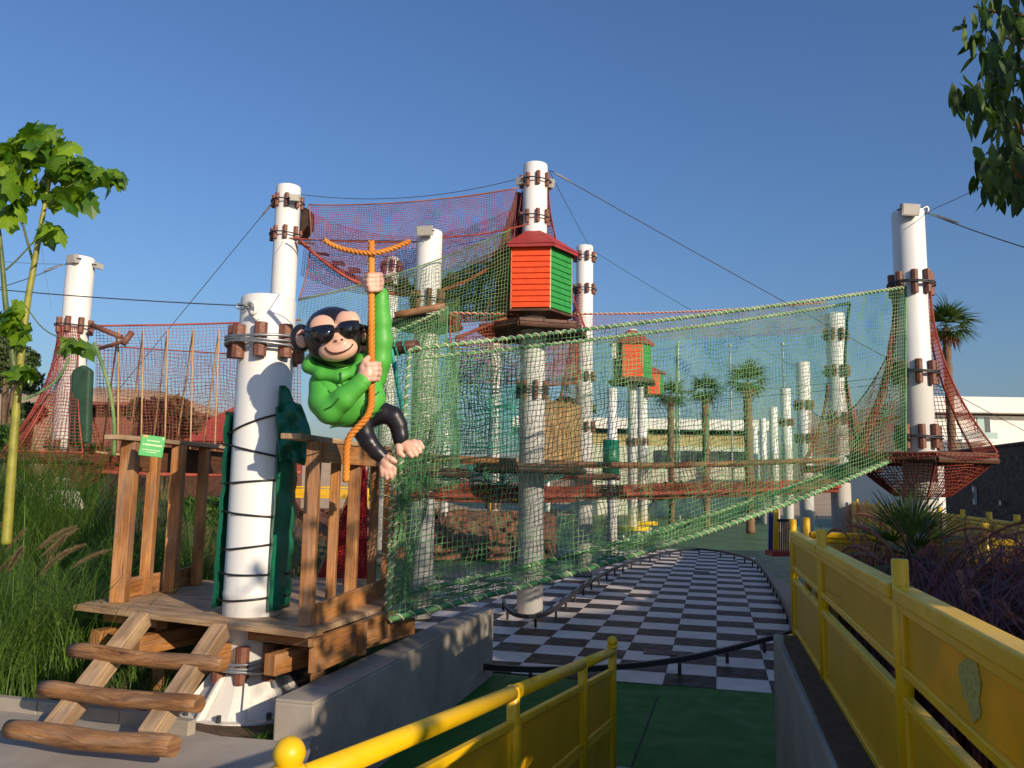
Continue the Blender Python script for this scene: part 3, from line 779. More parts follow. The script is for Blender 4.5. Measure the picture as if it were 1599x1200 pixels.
pole('Q', 775, 515, 31.0, 'white post behind the teal net with a red round seat', r=.215, rings=(789,), ch=(.06, .3), detail=False, turns=1)
pole('R', 697, 640, 26.0, 'slim white post with flared foot and blue round seat', r=.145, rings=(806,), ch=(.045, .26), detail=False, turns=1)
pole('S', 856, 690, 44.0, 'slimmest far white post right of the tower post', r=.15, rings=(), detail=False)
pole('T', 612, 403, 22.0, 'white post wrapped in net far behind the monkey figure', r=.22, rings=(418,), ch=(.06, .3), detail=False, turns=1)

def flared_foot(key, zb, zt, R, n=8, mat=WHITE_RUST, name='flared_foot'):
    th, top, r = POLES[key]; c = V3(top[0], top[1], 0)
    mb = MB()
    mb.lathe(c, [(R + .04, zb), (R + .04, zb + .025)], 24)
    mb.lathe(c, [(R * .93, zb + .02), (r + .035, zt - .05), (r + .012, zt)], n * 2, cap=False)
    o = mb.build(name, mat, th)
    for k in range(n):
        a = 2 * math.pi * (k + .35) / n; d = V3(math.cos(a), math.sin(a), 0); s = V3(-d[1], d[0], 0) * .012
        p = [c + d * (r + .01) + V3(0, 0, zt - .02), c + d * (R + .02) + V3(0, 0, zb + .025), c + d * (r + .01) + V3(0, 0, zb + .025), c + d * (r + .055) + V3(0, 0, zt - .02)]
        q = [p[0], p[2], p[1], p[3]]
        MB().add([x + s for x in q] + [x - s for x in q], [(0, 1, 2, 3), (7, 6, 5, 4), (0, 3, 7, 4), (3, 2, 6, 7), (2, 1, 5, 6), (1, 0, 4, 5)]).build('gusset', mat, th)
    bl = MB()
    for k in range(n):
        a = 2 * math.pi * (k + .85) / n; bl.lathe(c + V3(math.cos(a), math.sin(a), 0) * (R + .0) + V3(0, 0, zb + .025), [(.02, 0), (.02, .05)], 6)
    bl.build('anchor_bolts', WIRE, th)['kind'] = 'stuff'
flared_foot('A', .42, .73, .46)
flared_foot('L', 1.5, 1.98, .42)
flared_foot('R', 0.02, .35, .34)

def floodlight(key, label, px, py, Y, w, h, face, tilt=.3):
    th, top, r = POLES[key]; c = P(px, py, Y); f = nrm(V3(*face, -tilt)); s = nrm(np.cross(f, V3(0, 0, 1))); u = np.cross(s, f)
    hb = MB(); hb.beam(c - f * .05, c + f * .03, w, h, u)
    for k in range(6): hb.beam(c - f * .052 + u * (k - 2.5) * h / 7, c - f * .075 + u * (k - 2.5) * h / 7, w * .8, h * .04, u)
    o = hb.build('floodlight', LAMP, th, bevel=.006)
    MB().beam(c + f * .0305, c + f * .036, w * .88, h * .82, u).build('lens', LAMPGLASS, o)
    br = MB(); ctr = V3(top[0], top[1], c[2])
    for e in (-1, 1): br.tube([c + s * e * w * .52, c + s * e * w * .52 - f * .08, ctr + nrm(c - ctr) * r * .9 + s * e * .05 * 0], .012, 6)
    br.build('lamp_bracket', WIRE, th)
floodlight('D', '', 663, 361, 13.18, .28, .17, (-.25, -1))
floodlight('F', '', 1421, 328, 11.08, .27, .17, (.1, -1))
floodlight('B', '', 460, 309, 13.95, .17, .12, (.2, -1))
floodlight('C', '', 812, 283, 13.9, .15, .14, (-.5, -.8)); floodlight('C', '', 862, 288, 14.0, .12, .16, (1, -.2))
floodlight('L', '', 113, 405, 13.35, .22, .15, (-.5, -1)); floodlight('L', '', 155, 416, 13.6, .14, .1, (1, -.2))
floodlight('E', '', 929, 401, 20.0, .14, .12, (1, -.2))

# round seats at the post feet
def seat(x, y, z, R, h, mat, label):
    t = thing('round_seat', label, 'seat', (x, y, z), 'coloured seats round the far posts')
    hx = [(x + R * math.cos(a), y + R * math.sin(a)) for a in np.linspace(0, 2 * math.pi, 9)[:-1] + .2]
    MB().prism(hx, z, z + h).build('seat_top', mat, t, bevel=.02)
    s = MB()
    for a in np.linspace(0, 2 * math.pi, 5)[:-1] + .4: s.beam(V3(x + .6 * R * math.cos(a), y + .6 * R * math.sin(a), 0.0), V3(x + .6 * R * math.cos(a), y + .6 * R * math.sin(a), z - .002), .08, .08)
    s.build('seat_legs', WHITE, t)
for key, R, z, m, lb in (('R', .8, .42, BLUEP, 'blue round seat at the flared post foot'), ('Q', .85, .40, REDP, 'red round seat round the post behind the teal net'), ('M', .75, .42, YEL, 'yellow round seat under the small far tower'),
                         ('O', .7, .5, YEL, 'yellow round seat right of the small tower, farther back'), ('S', .6, .45, GREENP, 'green round seat round the slimmest far post')):
    q = POLES[key][1]; seat(q[0], q[1], z, R, .16, m, lb)

# ================================================================== PLATFORMS AND TOWERS
def hexpts(c, R, a0=.26, n=6): return [(c[0] + R * math.cos(a0 + 2 * math.pi * k / n), c[1] + R * math.sin(a0 + 2 * math.pi * k / n)) for k in range(n)]
def clip(poly, n, d0, d1):
    """part of a convex polygon between d0 <= p.n <= d1"""
    for sgn, lim in ((1, d1), (-1, -d0)):
        out = []; m = len(poly)
        for i in range(m):
            p, q = np.asarray(poly[i]), np.asarray(poly[(i + 1) % m]); a, b = sgn * (p @ n) - lim, sgn * (q @ n) - lim
            if a <= 0: out.append(p)
            if (a < 0 < b) or (b < 0 < a): out.append(p + (q - p) * (a / (a - b)))
        poly = out
        if len(poly) < 3: return []
    return poly
def platform(key, z, R, label, a0=.26, wood=WOODD):
    c = POLES[key][1]; t = thing('platform', label, 'platform', (c[0], c[1], z))
    hp = [np.array(p) for p in hexpts(c, R, a0)]; n = np.array([.2, .98]); ds = [p @ n for p in hp]; w = .19
    k = min(ds)
    while k < max(ds):
        q = clip(hp, n, k + .006, k + w - .006); k += w
        if len(q) > 2: MB().prism([tuple(p) for p in q], z - .05, z, (n[1], -n[0])).build('plank', wood, t)
    for i in range(6):
        p, q = hp[i], hp[(i + 1) % 6]; e = .985
        cc = c[:2]; p2, q2 = cc + (p - cc) * e, cc + (q - cc) * e
        MB().tube([V3(*p2, z - .105), V3(*q2, z - .105)], .05, 8).build('edge_log', LOG if wood is not WOODD else WOODD, t)
    return t
platform('F', 2.72, .98, 'hexagonal timber platform on the right end post inside the red net')
platform('L', 2.58, .95, 'hexagonal timber platform on the left post under the green mat')
platform('C', 4.98, 1.0, 'brown timber platform under the orange and green tower')
platform('D', 5.0, .60, 'timber platform on the floodlight post left of the tower', wood=WOODD)
platform('C', 2.55, 1.0, 'lower timber platform on the tower post at walkway level')
platform('E', 2.5, .95, 'lower timber platform on the post behind the tower')
platform('G', 2.75, .95, 'lower timber platform on the post left of the right end post')
platform('D', 2.45, .8, 'lower timber platform on the floodlight post')

def tower(c, zf, label, Rw=.67, hw=1.17, a_front=math.radians(-97), Rroof=.80, hroof=.22, nb=11, detail=True, r_pole=.225):
    t = thing('play_tower', label, 'play tower', (c[0], c[1], zf))
    cols = {-2: (WOODD, 'dark_wall'), -1: (WOODD, 'dark_wall'), 0: (ORANGE, 'orange_wall'), 1: (GREENP, 'green_wall'), 2: (REDP, 'red_wall'), 3: (WOODD, 'dark_wall')}  # wall left of the orange one: its shade is put into the dark wood
    for k in range(-2, 4):
        a = a_front + k * math.pi / 3; nrmv = V3(math.cos(a), math.sin(a), 0); s = V3(-nrmv[1], nrmv[0], 0)
        ap = Rw * math.cos(math.pi / 6); hl = Rw / 2; m, _ = cols[k]
        ctr = V3(c[0], c[1], 0) + nrmv * ap
        back = MB().beam(ctr - nrmv * .03 - s * (hl - .02) + V3(0, 0, zf + hw / 2), ctr - nrmv * .03 + s * (hl - .02) + V3(0, 0, zf + hw / 2), .03, hw - .01).build('wall', m, t)
        if k in (-2, 3) or not detail:
            if not detail and k in (0, 1, 2):
                mb = MB()
                for q in range(nb):
                    z = zf + hw * (q + .5) / nb; mb.beam(ctr - s * hl + V3(0, 0, z), ctr + s * hl + V3(0, 0, z), .035, hw / nb - .012)
                mb.build('boards', m, back)
            continue
        for q in range(nb):
            z = zf + hw * (q + .5) / nb; ext = hl + (RNG.uniform(-.004, .022) if k == 0 else .0)
            MB().beam(ctr - s * ext + V3(0, 0, z), ctr + s * hl * .985 + V3(0, 0, z), .035 + RNG.uniform(0, .008), hw / nb - .013).build('board', m, back, bevel=.006)
    for k in range(-1, 4):
        a = a_front + (k - .5) * math.pi / 3
        q = V3(c[0] + (Rw + .012) * math.cos(a), c[1] + (Rw + .012) * math.sin(a), 0)
        MB().beam(q + V3(0, 0, zf - .02), q + V3(0, 0, zf + hw + .02), .016, .016, (math.cos(a), math.sin(a), 0)).build('corner_trim', EDGEW, t)
    hp = hexpts(c, Rw + .05, a_front + math.pi / 6); MB().prism(hp, zf - .06, zf - .022).build('floor_plate', WOODD, t)
    roof = MB(); rows = 8
    for q in range(rows):
        f0, f1 = q / rows, (q + 1) / rows
        R0 = Rroof + (r_pole + .02 - Rroof) * f0; R1 = Rroof + (r_pole + .02 - Rroof) * f1; z0_ = zf + hw + .0 + hroof * f0 * 1.05; z1_ = z0_ + hroof / rows * 1.3
        P0 = hexpts(c, R0, a_front + math.pi / 6); P1 = hexpts(c, R1 - .01, a_front + math.pi / 6)
        V = [V3(*p, z0_) for p in P0] + [V3(*p, z0_ + .022) for p in P0] + [V3(*p, z1_ + .012) for p in P1]
        F = []
        for i in range(6):
            j = (i + 1) % 6; F += [(i, j, 6 + j, 6 + i), (6 + i, 6 + j, 12 + j, 12 + i)]
        roof.add(V, F)
    roof.build('roof', REDP, t)
    P0 = hexpts(c, Rroof - .02, a_front + math.pi / 6)
    for i in range(6):
        MB().beam(V3(*P0[i], zf + hw - .035), V3(*P0[(i + 1) % 6], zf + hw - .035), .03, .05).build('eave_board', REDP, t)
    return t
cC = POLES['C'][1]
tower(cC, P(836, 492, 14)[2], 'orange and green hexagonal play tower with red roof high on the tallest post', hw=1.12, hroof=.34)
cM = POLES['M'][1]; zM = P(985, 592, 33)[2]
tower(cM + V3(0, 0, 0), zM, 'small distant orange and green tower seen through the net', Rw=.80, hw=1.45, Rroof=.95, hroof=.55, nb=7, detail=False, r_pole=.2)
platform('M', zM - .08, 1.05, 'timber platform under the small distant tower')
cO = V3(P(1019, 600, 36)[0], 36, 0)
tower(cO, P(1019, 617, 36)[2], 'smaller orange tower right behind the small distant green tower', Rw=.5, hw=1.0, Rroof=.62, hroof=.25, nb=5, detail=False, r_pole=.05, a_front=math.radians(-92))
MB_ = None

# slatted tan wall behind the lower level and red panel
t = thing('slat_wall', 'tan vertical slat wall between tower post and the post behind it', 'slat wall', P(880, 730, 18.5))
for k in range(15):
    px = 853 + k * 3.75; a_ = P(px, 622 + k * .8 + RNG.uniform(-2, 2), 18.5); b_ = P(px, 723, 18.5)
    MB().beam(V3(a_[0], 18.5, b_[2]), V3(a_[0], 18.5, a_[2]), .05, .025, (0, 1, 0)).build('slat', BAMBOO, t)
for py in (640, 705): MB().beam(P(852, py, 18.54), P(908, py, 18.54), .03, .06).build('rail', WOOD, t)
# pale hanging tag on the small tower
q = P(959, 548, 30); t = thing('white_banner', 'small white banner hanging left of the small distant tower', 'banner', q)
MB().beam(q - V3(0, 0, .3), q + V3(0, 0, .3), .17, .02, (0, 1, 0)).build('cloth', BLDW, t); MB().tube([q + V3(0, 0, .3), q + V3(.12, 0, .42)], .05, 6).build('knot', BLUEP, t)

# ================================================================== NETS
def rope(mb, pts, r, n=7): mb.tube(pts, r, n)
def lacing(pts, R, pitch, n_per=7):
    p = resample(pts, pitch / n_per); m = len(p); tg = np.gradient(p, axis=0); tg /= (np.linalg.norm(tg, axis=1)[:, None] + 1e-9)
    a = np.cross(tg, V3(.2, .3, .93)); a /= (np.linalg.norm(a, axis=1)[:, None] + 1e-9); b = np.cross(tg, a)
    ph = 2 * np.pi * np.arange(m) / n_per + .5 * np.sin(np.arange(m) * .11)
    return p + R * (np.cos(ph)[:, None] * a + np.sin(ph)[:, None] * b)
def smooth_noise(nu, nv, k, rng):
    g = rng.normal(size=(max(2, nu // k + 2), max(2, nv // k + 2), 3)); u = np.linspace(0, g.shape[0] - 1.001, nu); v = np.linspace(0, g.shape[1] - 1.001, nv)
    i, j = u.astype(int), v.astype(int); fu, fv = sstep(u - i)[:, None, None], sstep(v - j)[None, :, None]
    return (g[i][:, j] * (1 - fu) * (1 - fv) + g[i + 1][:, j] * fu * (1 - fv) + g[i][:, j + 1] * (1 - fu) * fv + g[i + 1][:, j + 1] * fu * fv)
_ns = [100]
def net_from(S, nu, nv, mat, parent, r=.0035, jit=.25, slack=.03, name='netting', closed=False):
    """S(u,v) -> points; cords along both directions as one piece"""
    _ns[0] += 1; rng = np.random.default_rng(_ns[0])
    U, V = np.meshgrid(np.linspace(0, 1, nu + 1), np.linspace(0, 1, nv + 1), indexing='ij')
    Gp = S(U, V); edge = (4 * U * (1 - U) * 4 * V * (1 - V)) ** .4
    cell = np.linalg.norm(Gp[1:, :] - Gp[:-1, :], axis=2).mean()
    Gp = Gp + edge[..., None] * (smooth_noise(nu + 1, nv + 1, 9, rng) * slack + smooth_noise(nu + 1, nv + 1, 3, rng) * slack * .35 + rng.normal(size=Gp.shape) * cell * jit * .35)
    v1, q1 = cord_mesh(np.swapaxes(Gp, 0, 1), r); v2, q2 = cord_mesh(Gp, r)
    o = np_mesh(name, np.concatenate([v1, v2]), np.concatenate([q1, q2 + len(v1)]), mat, parent)
    o['kind'] = 'stuff'; return Gp
def patch(TL, TR, BR, BL, sagt=0, sagb=0, bowl=0, bowr=0, bulge=(0, 0, 0)):
    TL, TR, BR, BL = (np.asarray(x, float) for x in (TL, TR, BR, BL)); bulge = np.asarray(bulge, float)
    def S(u, v):
        u_, v_ = u[..., None], v[..., None]
        p = (1 - v_) * ((1 - u_) * TL + u_ * TR) + v_ * ((1 - u_) * BL + u_ * BR)
        p = p + bulge * (16 * u_ * (1 - u_) * v_ * (1 - v_))
        p[..., 2] -= 4 * u * (1 - u) * ((1 - v) * sagt + v * sagb)
        sd = nrm(TR - TL); bw = 4 * v * (1 - v) * ((1 - u) * bowl - u * bowr)
        return p + sd * bw[..., None]
    return S
def net(label, TL, TR, BR, BL, mat, cell=.06, r=.0035, edges=None, slack=.03, group=None, name='climbing_net', **kw):
    th = thing(name, label, 'net', BL, group); S = patch(TL, TR, BR, BL, **kw)
    L = lambda a, b: np.linalg.norm(np.asarray(a) - np.asarray(b))
    nu = max(3, int((L(TL, TR) + L(BL, BR)) / 2 / cell)); nv = max(2, int((L(TL, BL) + L(TR, BR)) / 2 / cell))
    Gp = net_from(S, nu, nv, mat, th, r, slack=slack)
    for side, (rm, rr, lm, pitch) in (edges or {}).items():
        pts = {'t': Gp[:, 0], 'b': Gp[:, -1], 'l': Gp[0], 'r': Gp[-1]}[side]
        MB().tube(resample(chaikin(pts, 1), .12), rr, 7).build('edge_rope', rm, th, smooth=True)
        if lm is not None:
            v_, q_ = cord_mesh(lacing(pts, rr + .005, pitch)[None], .0085, 4); np_mesh('lacing', v_, q_, lm, th, smooth=True)
    return th, Gp
BR1 = 'panels of the green net bridge'
E_G = (N_GREEN, .018, CREAM, .095)
# the green net bridge from the deck up to the right end post
TLn, TRn, BRn, BLn = P(640, 546, 7.35), P(1414, 449, 11.25), P(1414, 709, 11.05), P(606, 968, 6.95)
FB0, FB1 = P(616, 930, 7.75), P(1345, 716, 12.15)
FT0, FT1 = P(655, 560, 8.3), P(1327, 474, 12.3)
net('near side of the green net bridge, cream laced rope along its edges', TLn, TRn, BRn, BLn, N_GREEN, .053, .0038, {'t': E_G, 'b': (N_GREEN, .026, CREAM, .12), 'l': (N_GREEN, .015, CREAM, .09), 'r': (N_GREEN, .016, None, 0)}, sagb=.16, sagt=.03, slack=.035, group=None)
net('floor of the green net bridge between its two low ropes', FB0, FB1, BRn, BLn, N_GREEN, .053, .0038, {'t': (N_GREEN, .028, CREAM, .12)}, sagt=.16, sagb=.16, slack=.03)
net('far side of the green net bridge', FT0, FT1, FB1, FB0, N_GREEN, .058, .0024, {'t': E_G, 'r': (N_GREEN, .02, None, 0)}, sagb=.16, sagt=.05, bowr=.25)
net('narrow green entry net lashed to the last deck post', P(616, 690, 7.0), P(688, 640, 8.4), P(640, 930, 8.0), P(603, 955, 6.9), N_GREEN, .05, .004, {'l': (N_GREEN, .012, CREAM, .08)}, slack=.05)
# red net cones
def cone(label, key, zt, zb, R0, R1, a0, a1, mat, pw=2.2, cell=.06, r=.0055, rope_edges=True, rim=True, rope_m=None):
    c = POLES[key][1]; th = thing('net_skirt', label, 'net', (c[0], c[1], zb)); rope_m = rope_m or mat
    def S(u, v):
        a = a0 + (a1 - a0) * u; k = (a - .26) % (math.pi / 3) - math.pi / 6
        hx = math.cos(math.pi / 6) / np.cos(k)
        R = R0 + (R1 - R0) * (np.abs(v) ** pw); R = R * (1 - (1 - hx) * v)
        return np.stack([c[0] + R * np.cos(a), c[1] + R * np.sin(a), zt + (zb - zt) * v], -1)
    nu = max(6, int(abs(a1 - a0) * (R0 * .5 + R1 * .5) / cell)); nv = max(4, int(abs(zt - zb) * 1.1 / cell))
    Gp = net_from(S, nu, nv, mat, th, r, slack=.012)
    if rope_edges:
        for k in range(7):
            a = .26 + k * math.pi / 3
            for a in (a, a - 2 * math.pi, a - 4 * math.pi):
                if min(a0, a1) - .01 <= a <= max(a0, a1) + .01:
                    u = (a - a0) / (a1 - a0); vv = np.linspace(0, 1, 24); MB().tube(S(np.full(24, u), vv), .013, 6).build('hip_rope', rope_m, th, smooth=True)
    if rim: MB().tube(resample(Gp[:, -1], .1), .02, 7).build('rim_rope', rope_m, th, smooth=True)
    return th
PI = math.pi
cone('red net skirt flaring from the right end post to its platform', 'F', P(1440, 450, 11.4)[2], 2.74, .26, .98, -PI / 3 + .26, PI + .26, N_RED)
cone('red net hanging under the platform of the right end post', 'F', 2.70, 2.12, .98, .35, -PI + .26, PI + .26, N_RED, pw=1.3, rim=False, cell=.045)
cone('red net skirt flaring from the left post to its platform', 'L', P(105, 512, 13.6)[2], 2.60, .26, .96, PI / 3 + .26, 5 * PI / 3 + .26, N_RED)
cone('red net hanging under the platform of the left post', 'L', 2.56, 2.02, .96, .35, -PI + .26, PI + .26, N_RED, pw=1.3, rim=False, cell=.045)
cone('red net skirt behind the right side of the tower', 'C', P(855, 291, 14)[2], 5.0, .25, 1.02, -PI / 3 + .26 + .75, PI / 2, N_RED, pw=1.6)
cone('plum net skirt behind the left side of the tower', 'C', P(815, 297, 14)[2], 5.0, .25, 1.02, PI / 2, PI + .15, N_PURP, pw=1.6)
cone('pale red net skirt on the post behind the tower', 'E', P(905, 452, 20)[2], 2.6, .26, 1.1, PI / 2, 3 * PI / 2 - .3, N_RED, pw=1.6, cell=.08)
cone('red net skirt on the post left of the right end post', 'G', P(1303, 600, 19)[2], 2.76, .26, .98, -PI / 2, PI + .3, N_RED, pw=1.8, cell=.09, r=.005)
# dark timber flap beside the tower post
t = thing('timber_flap', 'dark brown leaning boards on the left of the tower post above the roof', 'boards', P(800, 380, 14.3))
a_, b_, c_, d_ = P(806, 299, 14.0), P(819, 303, 14.3), P(812, 392, 14.3), P(776, 394, 13.9)
MB().add([a_, b_, c_, d_, a_ + V3(0, .06, 0), b_ + V3(.02, .3, 0), c_ + V3(.05, .3, 0), d_ + V3(0, .06, 0)], [(0, 1, 2, 3), (7, 6, 5, 4), (0, 3, 7, 4), (1, 5, 6, 2), (0, 4, 5, 1), (3, 2, 6, 7)]).build('board', WOODD, t)
# dark hanging timber at post B
t = thing('timber_flap', 'dark brown leaning boards at the left end of the plum net', 'boards', P(475, 375, 14.3))
a_, b_, c_, d_ = P(470, 322, 14.4), P(480, 326, 14.2), P(480, 352, 14.2), P(467, 370, 14.4)
MB().add([a_, b_, c_, d_] + [q + V3(.05, .3, 0) for q in (a_, b_, c_, d_)], [(0, 1, 2, 3), (7, 6, 5, 4), (0, 3, 7, 4), (1, 5, 6, 2), (0, 4, 5, 1), (3, 2, 6, 7)]).build('board', WOODD, t)

E_R = (N_RUST, .013, None, 0); E_RL = (N_RED, .015, CREAM, .12)
net('plum net between the high left post and the tower post', P(482, 320, 14.2), P(808, 294, 13.9), P(800, 400, 13.7), P(466, 470, 14.2), N_PURP, .042, .0052, {'t': E_R, 'l': E_R}, sagt=.10, bowl=.12)
net('back plum net behind the sagging red floor', P(482, 330, 15.4), P(815, 318, 15.2), P(800, 420, 15.2), P(470, 430, 15.4), N_PURP, .048, .0050, None, sagt=.6, sagb=.5)
t = thing('span_rope', 'red rope strung across the plum net from post to tower', 'rope', P(450, 372, 13.95))
MB().tube(sagline(P(452, 372, 13.95), P(655, 378, 13.6), .03), .014, 7).build('rope', N_RED, t); MB().tube(sagline(P(690, 371, 13.6), P(826, 350, 13.65), .05), .014, 7).build('rope_end', N_RED, t)
# sagging red floor net with brown mat pieces
A0, A1, B1, B0 = P(466, 372, 14.1), P(806, 385, 13.9), P(806, 392, 15.1), P(466, 378, 15.3)
net('sagging red floor net of the upper bridge', B0, B1, A1, A0, N_RED, .035, .006, {'t': E_R, 'b': (N_RED, .03, None, 0)}, sagt=.80, sagb=.98)
t = thing('plank_steps', 'dark brown plank steps hanging in the sagging red floor net', 'plank steps', P(550, 430, 14.6))
for k in range(13):
    u = .04 + k * .075; s_ = .72 * 4 * u * (1 - u)
    p0 = A0 * (1 - u) + A1 * u; p1 = B0 * (1 - u) + B1 * u
    MB().beam(p0 + V3(0, .1, .07 - s_ * 1.15), p1 + V3(0, -.1, .07 - s_ * 1.05), .21, .04).build('plank', WOODD, t)
net('green net slanting up behind the monkey figure to the tower', P(466, 468, 12.9), P(797, 359, 13.4), P(790, 497, 13.3), P(462, 560, 12.9), N_OLIVE, .055, .0042, {'t': (N_OLIVE, .012, None, 0)}, sagt=.12)
net('dense olive net left of the orange tower wall', P(690, 425, 14.5), P(788, 388, 14.7), P(786, 500, 14.7), P(690, 498, 14.5), N_OLIVE, .04, .0058, slack=.04, bulge=(0, .2, 0))
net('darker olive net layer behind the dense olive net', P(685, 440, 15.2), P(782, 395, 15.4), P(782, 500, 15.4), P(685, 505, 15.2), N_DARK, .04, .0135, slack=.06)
net('olive net hanging behind the floodlight post', P(590, 440, 14.9), P(692, 412, 15.0), P(692, 510, 15), P(590, 520, 14.9), N_OLIVE, .045, .005)
# net round the floodlight post
c = POLES['D'][1]
th = thing('net_curtain', 'dense green net tube round the floodlight post below its log', 'net', (c[0], c[1], 2.4))
def SD(u, v):
    a = PI * (1.02 + .95 * u); R = .66 + .10 * v
    return np.stack([c[0] - .12 + R * np.cos(a), c[1] + R * np.sin(a), 4.95 - 2.9 * v + .35 * (u - .5)], -1)
net_from(SD, 44, 58, N_GREEN, th, .0046, slack=.05)
def SD2(u, v):
    a = PI * (1.0 + 1.0 * u); R = .60 + .16 * v
    return np.stack([c[0] - .15 + R * np.cos(a), c[1] + R * np.sin(a) + .05, 4.6 - 2.5 * v], -1)
net_from(SD2, 36, 40, N_GREEN, th, .005, slack=.06, name='inner_netting')
net('short green apron net sloping up to the log on the floodlight post', P(606, 524, 12.5), P(699, 481, 12.75), P(697, 540, 12.6), P(602, 560, 12.4), N_GREEN, .045, .0045, {'t': (N_GREEN, .016, CREAM, .09), 'r': (N_GREEN, .014, None, 0)})
t = thing('log_beam', 'brown log below the floodlight post above the green apron net', 'log', P(618, 493, 12.72)); MB().tube(np.linspace(P(616, 493, 12.72), P(695, 478, 12.78), 5), .06, 12).build('log', LOG, t, smooth=True)
t = thing('log_beam', 'dark round log end roped beside the monkey figure', 'log', P(600, 545, 7.8))
lg = np.linspace(P(560, 549, 7.75), P(652, 541, 7.55), 5); MB().tube(lg, .062, 14).build('log', WOODD, t, smooth=True)
rp = MB()
for q in (.5, .58, .66, .8): 
    cc = lg[0] * (1 - q) + lg[-1] * q; ax = nrm(lg[-1] - lg[0]); a2 = nrm(np.cross(ax, V3(0, 0, 1))); b2 = np.cross(a2, ax)
    rp.tube([cc + .07 * (math.cos(w) * a2 + math.sin(w) * b2) + ax * .02 * w / 6 for w in np.linspace(0, 6.28, 14)], .008, 5)
rp.tube(sagline(lg[0] * .42 + lg[-1] * .58 - V3(0, .07, .02), P(628, 640, 7.6), -.0), .022, 6)
rp.build('lashing', N_TEAL, t)
# red net of the lower level spanning left to right
net('red net with laced top rope passing under the tower', P(703, 489, 13.0), P(1290, 472, 18.3), P(1290, 520, 18.4), P(703, 545, 13.0), N_RED, .06, .0036, {'t': E_RL, 'l': E_R}, sagt=.12)
net('small red net sloping from the floodlight post to the tower platform', P(712, 528, 13.2), P(790, 497, 13.6), P(790, 540, 13.6), P(715, 540, 13.2), N_RUST, .05, .006, {'t': (N_RUST, .028, None, 0)})
net('dense red net panel between tower post and the post behind it', P(848, 528, 17.5), P(900, 512, 18.2), P(900, 598, 18.2), P(848, 603, 17.5), N_RED, .045, .008, {'b': (N_RED, .03, None, 0), 'r': (N_RED, .03, None, 0)})
net('dense red net panel low left behind the teal net', P(705, 545, 17.0), P(835, 540, 17.6), P(835, 598, 17.6), P(705, 600, 17.0), N_RED, .06, .008, slack=.08)
net('red net wall dipping between the two right posts', P(1262, 636, 19.2), P(1404, 515, 12.1), P(1404, 706, 12.0), P(1262, 712, 19.2), N_RED, .075, .004, {'t': (WIRE, .012, None, 0)}, sagt=.75)
net('dense red net behind the right posts at walkway level', P(1262, 660, 22), P(1380, 640, 21), P(1380, 708, 21), P(1262, 712, 22), N_RED, .07, .009, sagt=.5)
# teal nets in the middle
net('teal net curtain between floodlight post and tower post', P(700, 530, 15.2), P(812, 520, 15.6), P(815, 705, 15.5), P(690, 712, 15.2), N_TEAL, .07, .0085, slack=.08)
net('second teal net crossing behind the teal curtain', P(690, 560, 16.5), P(850, 585, 16.9), P(850, 700, 16.9), P(690, 700, 16.5), N_TEAL, .085, .008, slack=.12, bulge=(0, .4, 0))
net('teal hammock net lying along the walkway', P(690, 716, 16.6), P(880, 730, 17.2), P(880, 745, 15.6), P(690, 768, 14.2), N_TEAL, .05, .008, slack=.1, sagt=.1, sagb=.1)
net('far green net around the small distant tower', P(925, 530, 29), P(965, 530, 30), P(965, 640, 30), P(925, 640, 29), N_OLIVE, .10, .007)
# left rope bridge
LB = 'hangers'
l0, l1 = P(150, 509, 13.45), P(470, 500, 14.2)
net('red near side net of the left rope bridge', l0, l1, P(470, 722, 14.2), P(150, 712, 13.45), N_RUST, .06, .0042, {'t': (N_RED, .018, None, 0)}, sagt=.02, bowl=.02)
net('plum far side net of the left rope bridge', P(150, 540, 14.6), P(470, 560, 15.2), P(470, 700, 15.2), P(150, 705, 14.6), N_PURP, .065, .0042, {'t': (N_RED, .013, None, 0)})
net('red floor net of the left rope bridge', P(140, 705, 14.6), P(470, 712, 15.2), P(470, 738, 14.2), P(130, 735, 13.45), N_RED, .045, .008, {'b': (N_RED, .035, None, 0)}, sagb=.06)
t = thing('rope_hangers', 'pale sisal V shaped hanger ropes along the left rope bridge', 'ropes', P(190, 700, 13.4))
for k, (xt, xb1, xb2) in enumerate(((185, 184, 203), (224, 220, 244), (262, 257, 281), (302, 297, 318), (342, 335, 360))):
    for xb, dy in ((xb1, 0.0), (xb2 - 44, .9)):
        h = MB().tube(sagline(P(xt, 515, 13.42), P(xb, 706, 13.44 + dy), 0, 6), .014, 7).build('hanger', SISAL, t, smooth=True)
MB().tube(sagline(P(150, 706, 13.4), P(365, 716, 13.7), .05, 30), .02, 7).build('foot_rope', SISAL, t)
t = thing('log_beam', 'red brown log pair jutting right from the left post', 'log', P(145, 508, 13.4))
MB().tube([P(143, 508, 13.35), P(190, 527, 13.2)], .045, 10).build('log', PEG, t, smooth=True); MB().tube([P(206, 519, 13.3), P(192, 538, 13.2)], .05, 10).build('cross_log', PEG, t, smooth=True); MB().tube([P(155, 545, 13.5), P(193, 533, 13.2)], .03, 10).build('strut', PEG, t, smooth=True)
t = thing('net_rope', 'green sagging edge rope down beside the green mat of the left post', 'rope', P(147, 535, 13.2))
MB().tube(chaikin([P(147, 535, 13.2), P(160, 570, 13.2), P(172, 610, 13.2), P(179, 660, 13.2), P(178, 712, 13.2)], 2), .03, 8).build('rope', N_OLIVE, t, smooth=True)
MB().tube(chaikin([P(108, 560, 13.3), P(95, 588, 13.0), P(70, 610, 12.4), P(38, 624, 11.5)], 2), .02, 8).build('rope_tail', N_OLIVE, t, smooth=True)
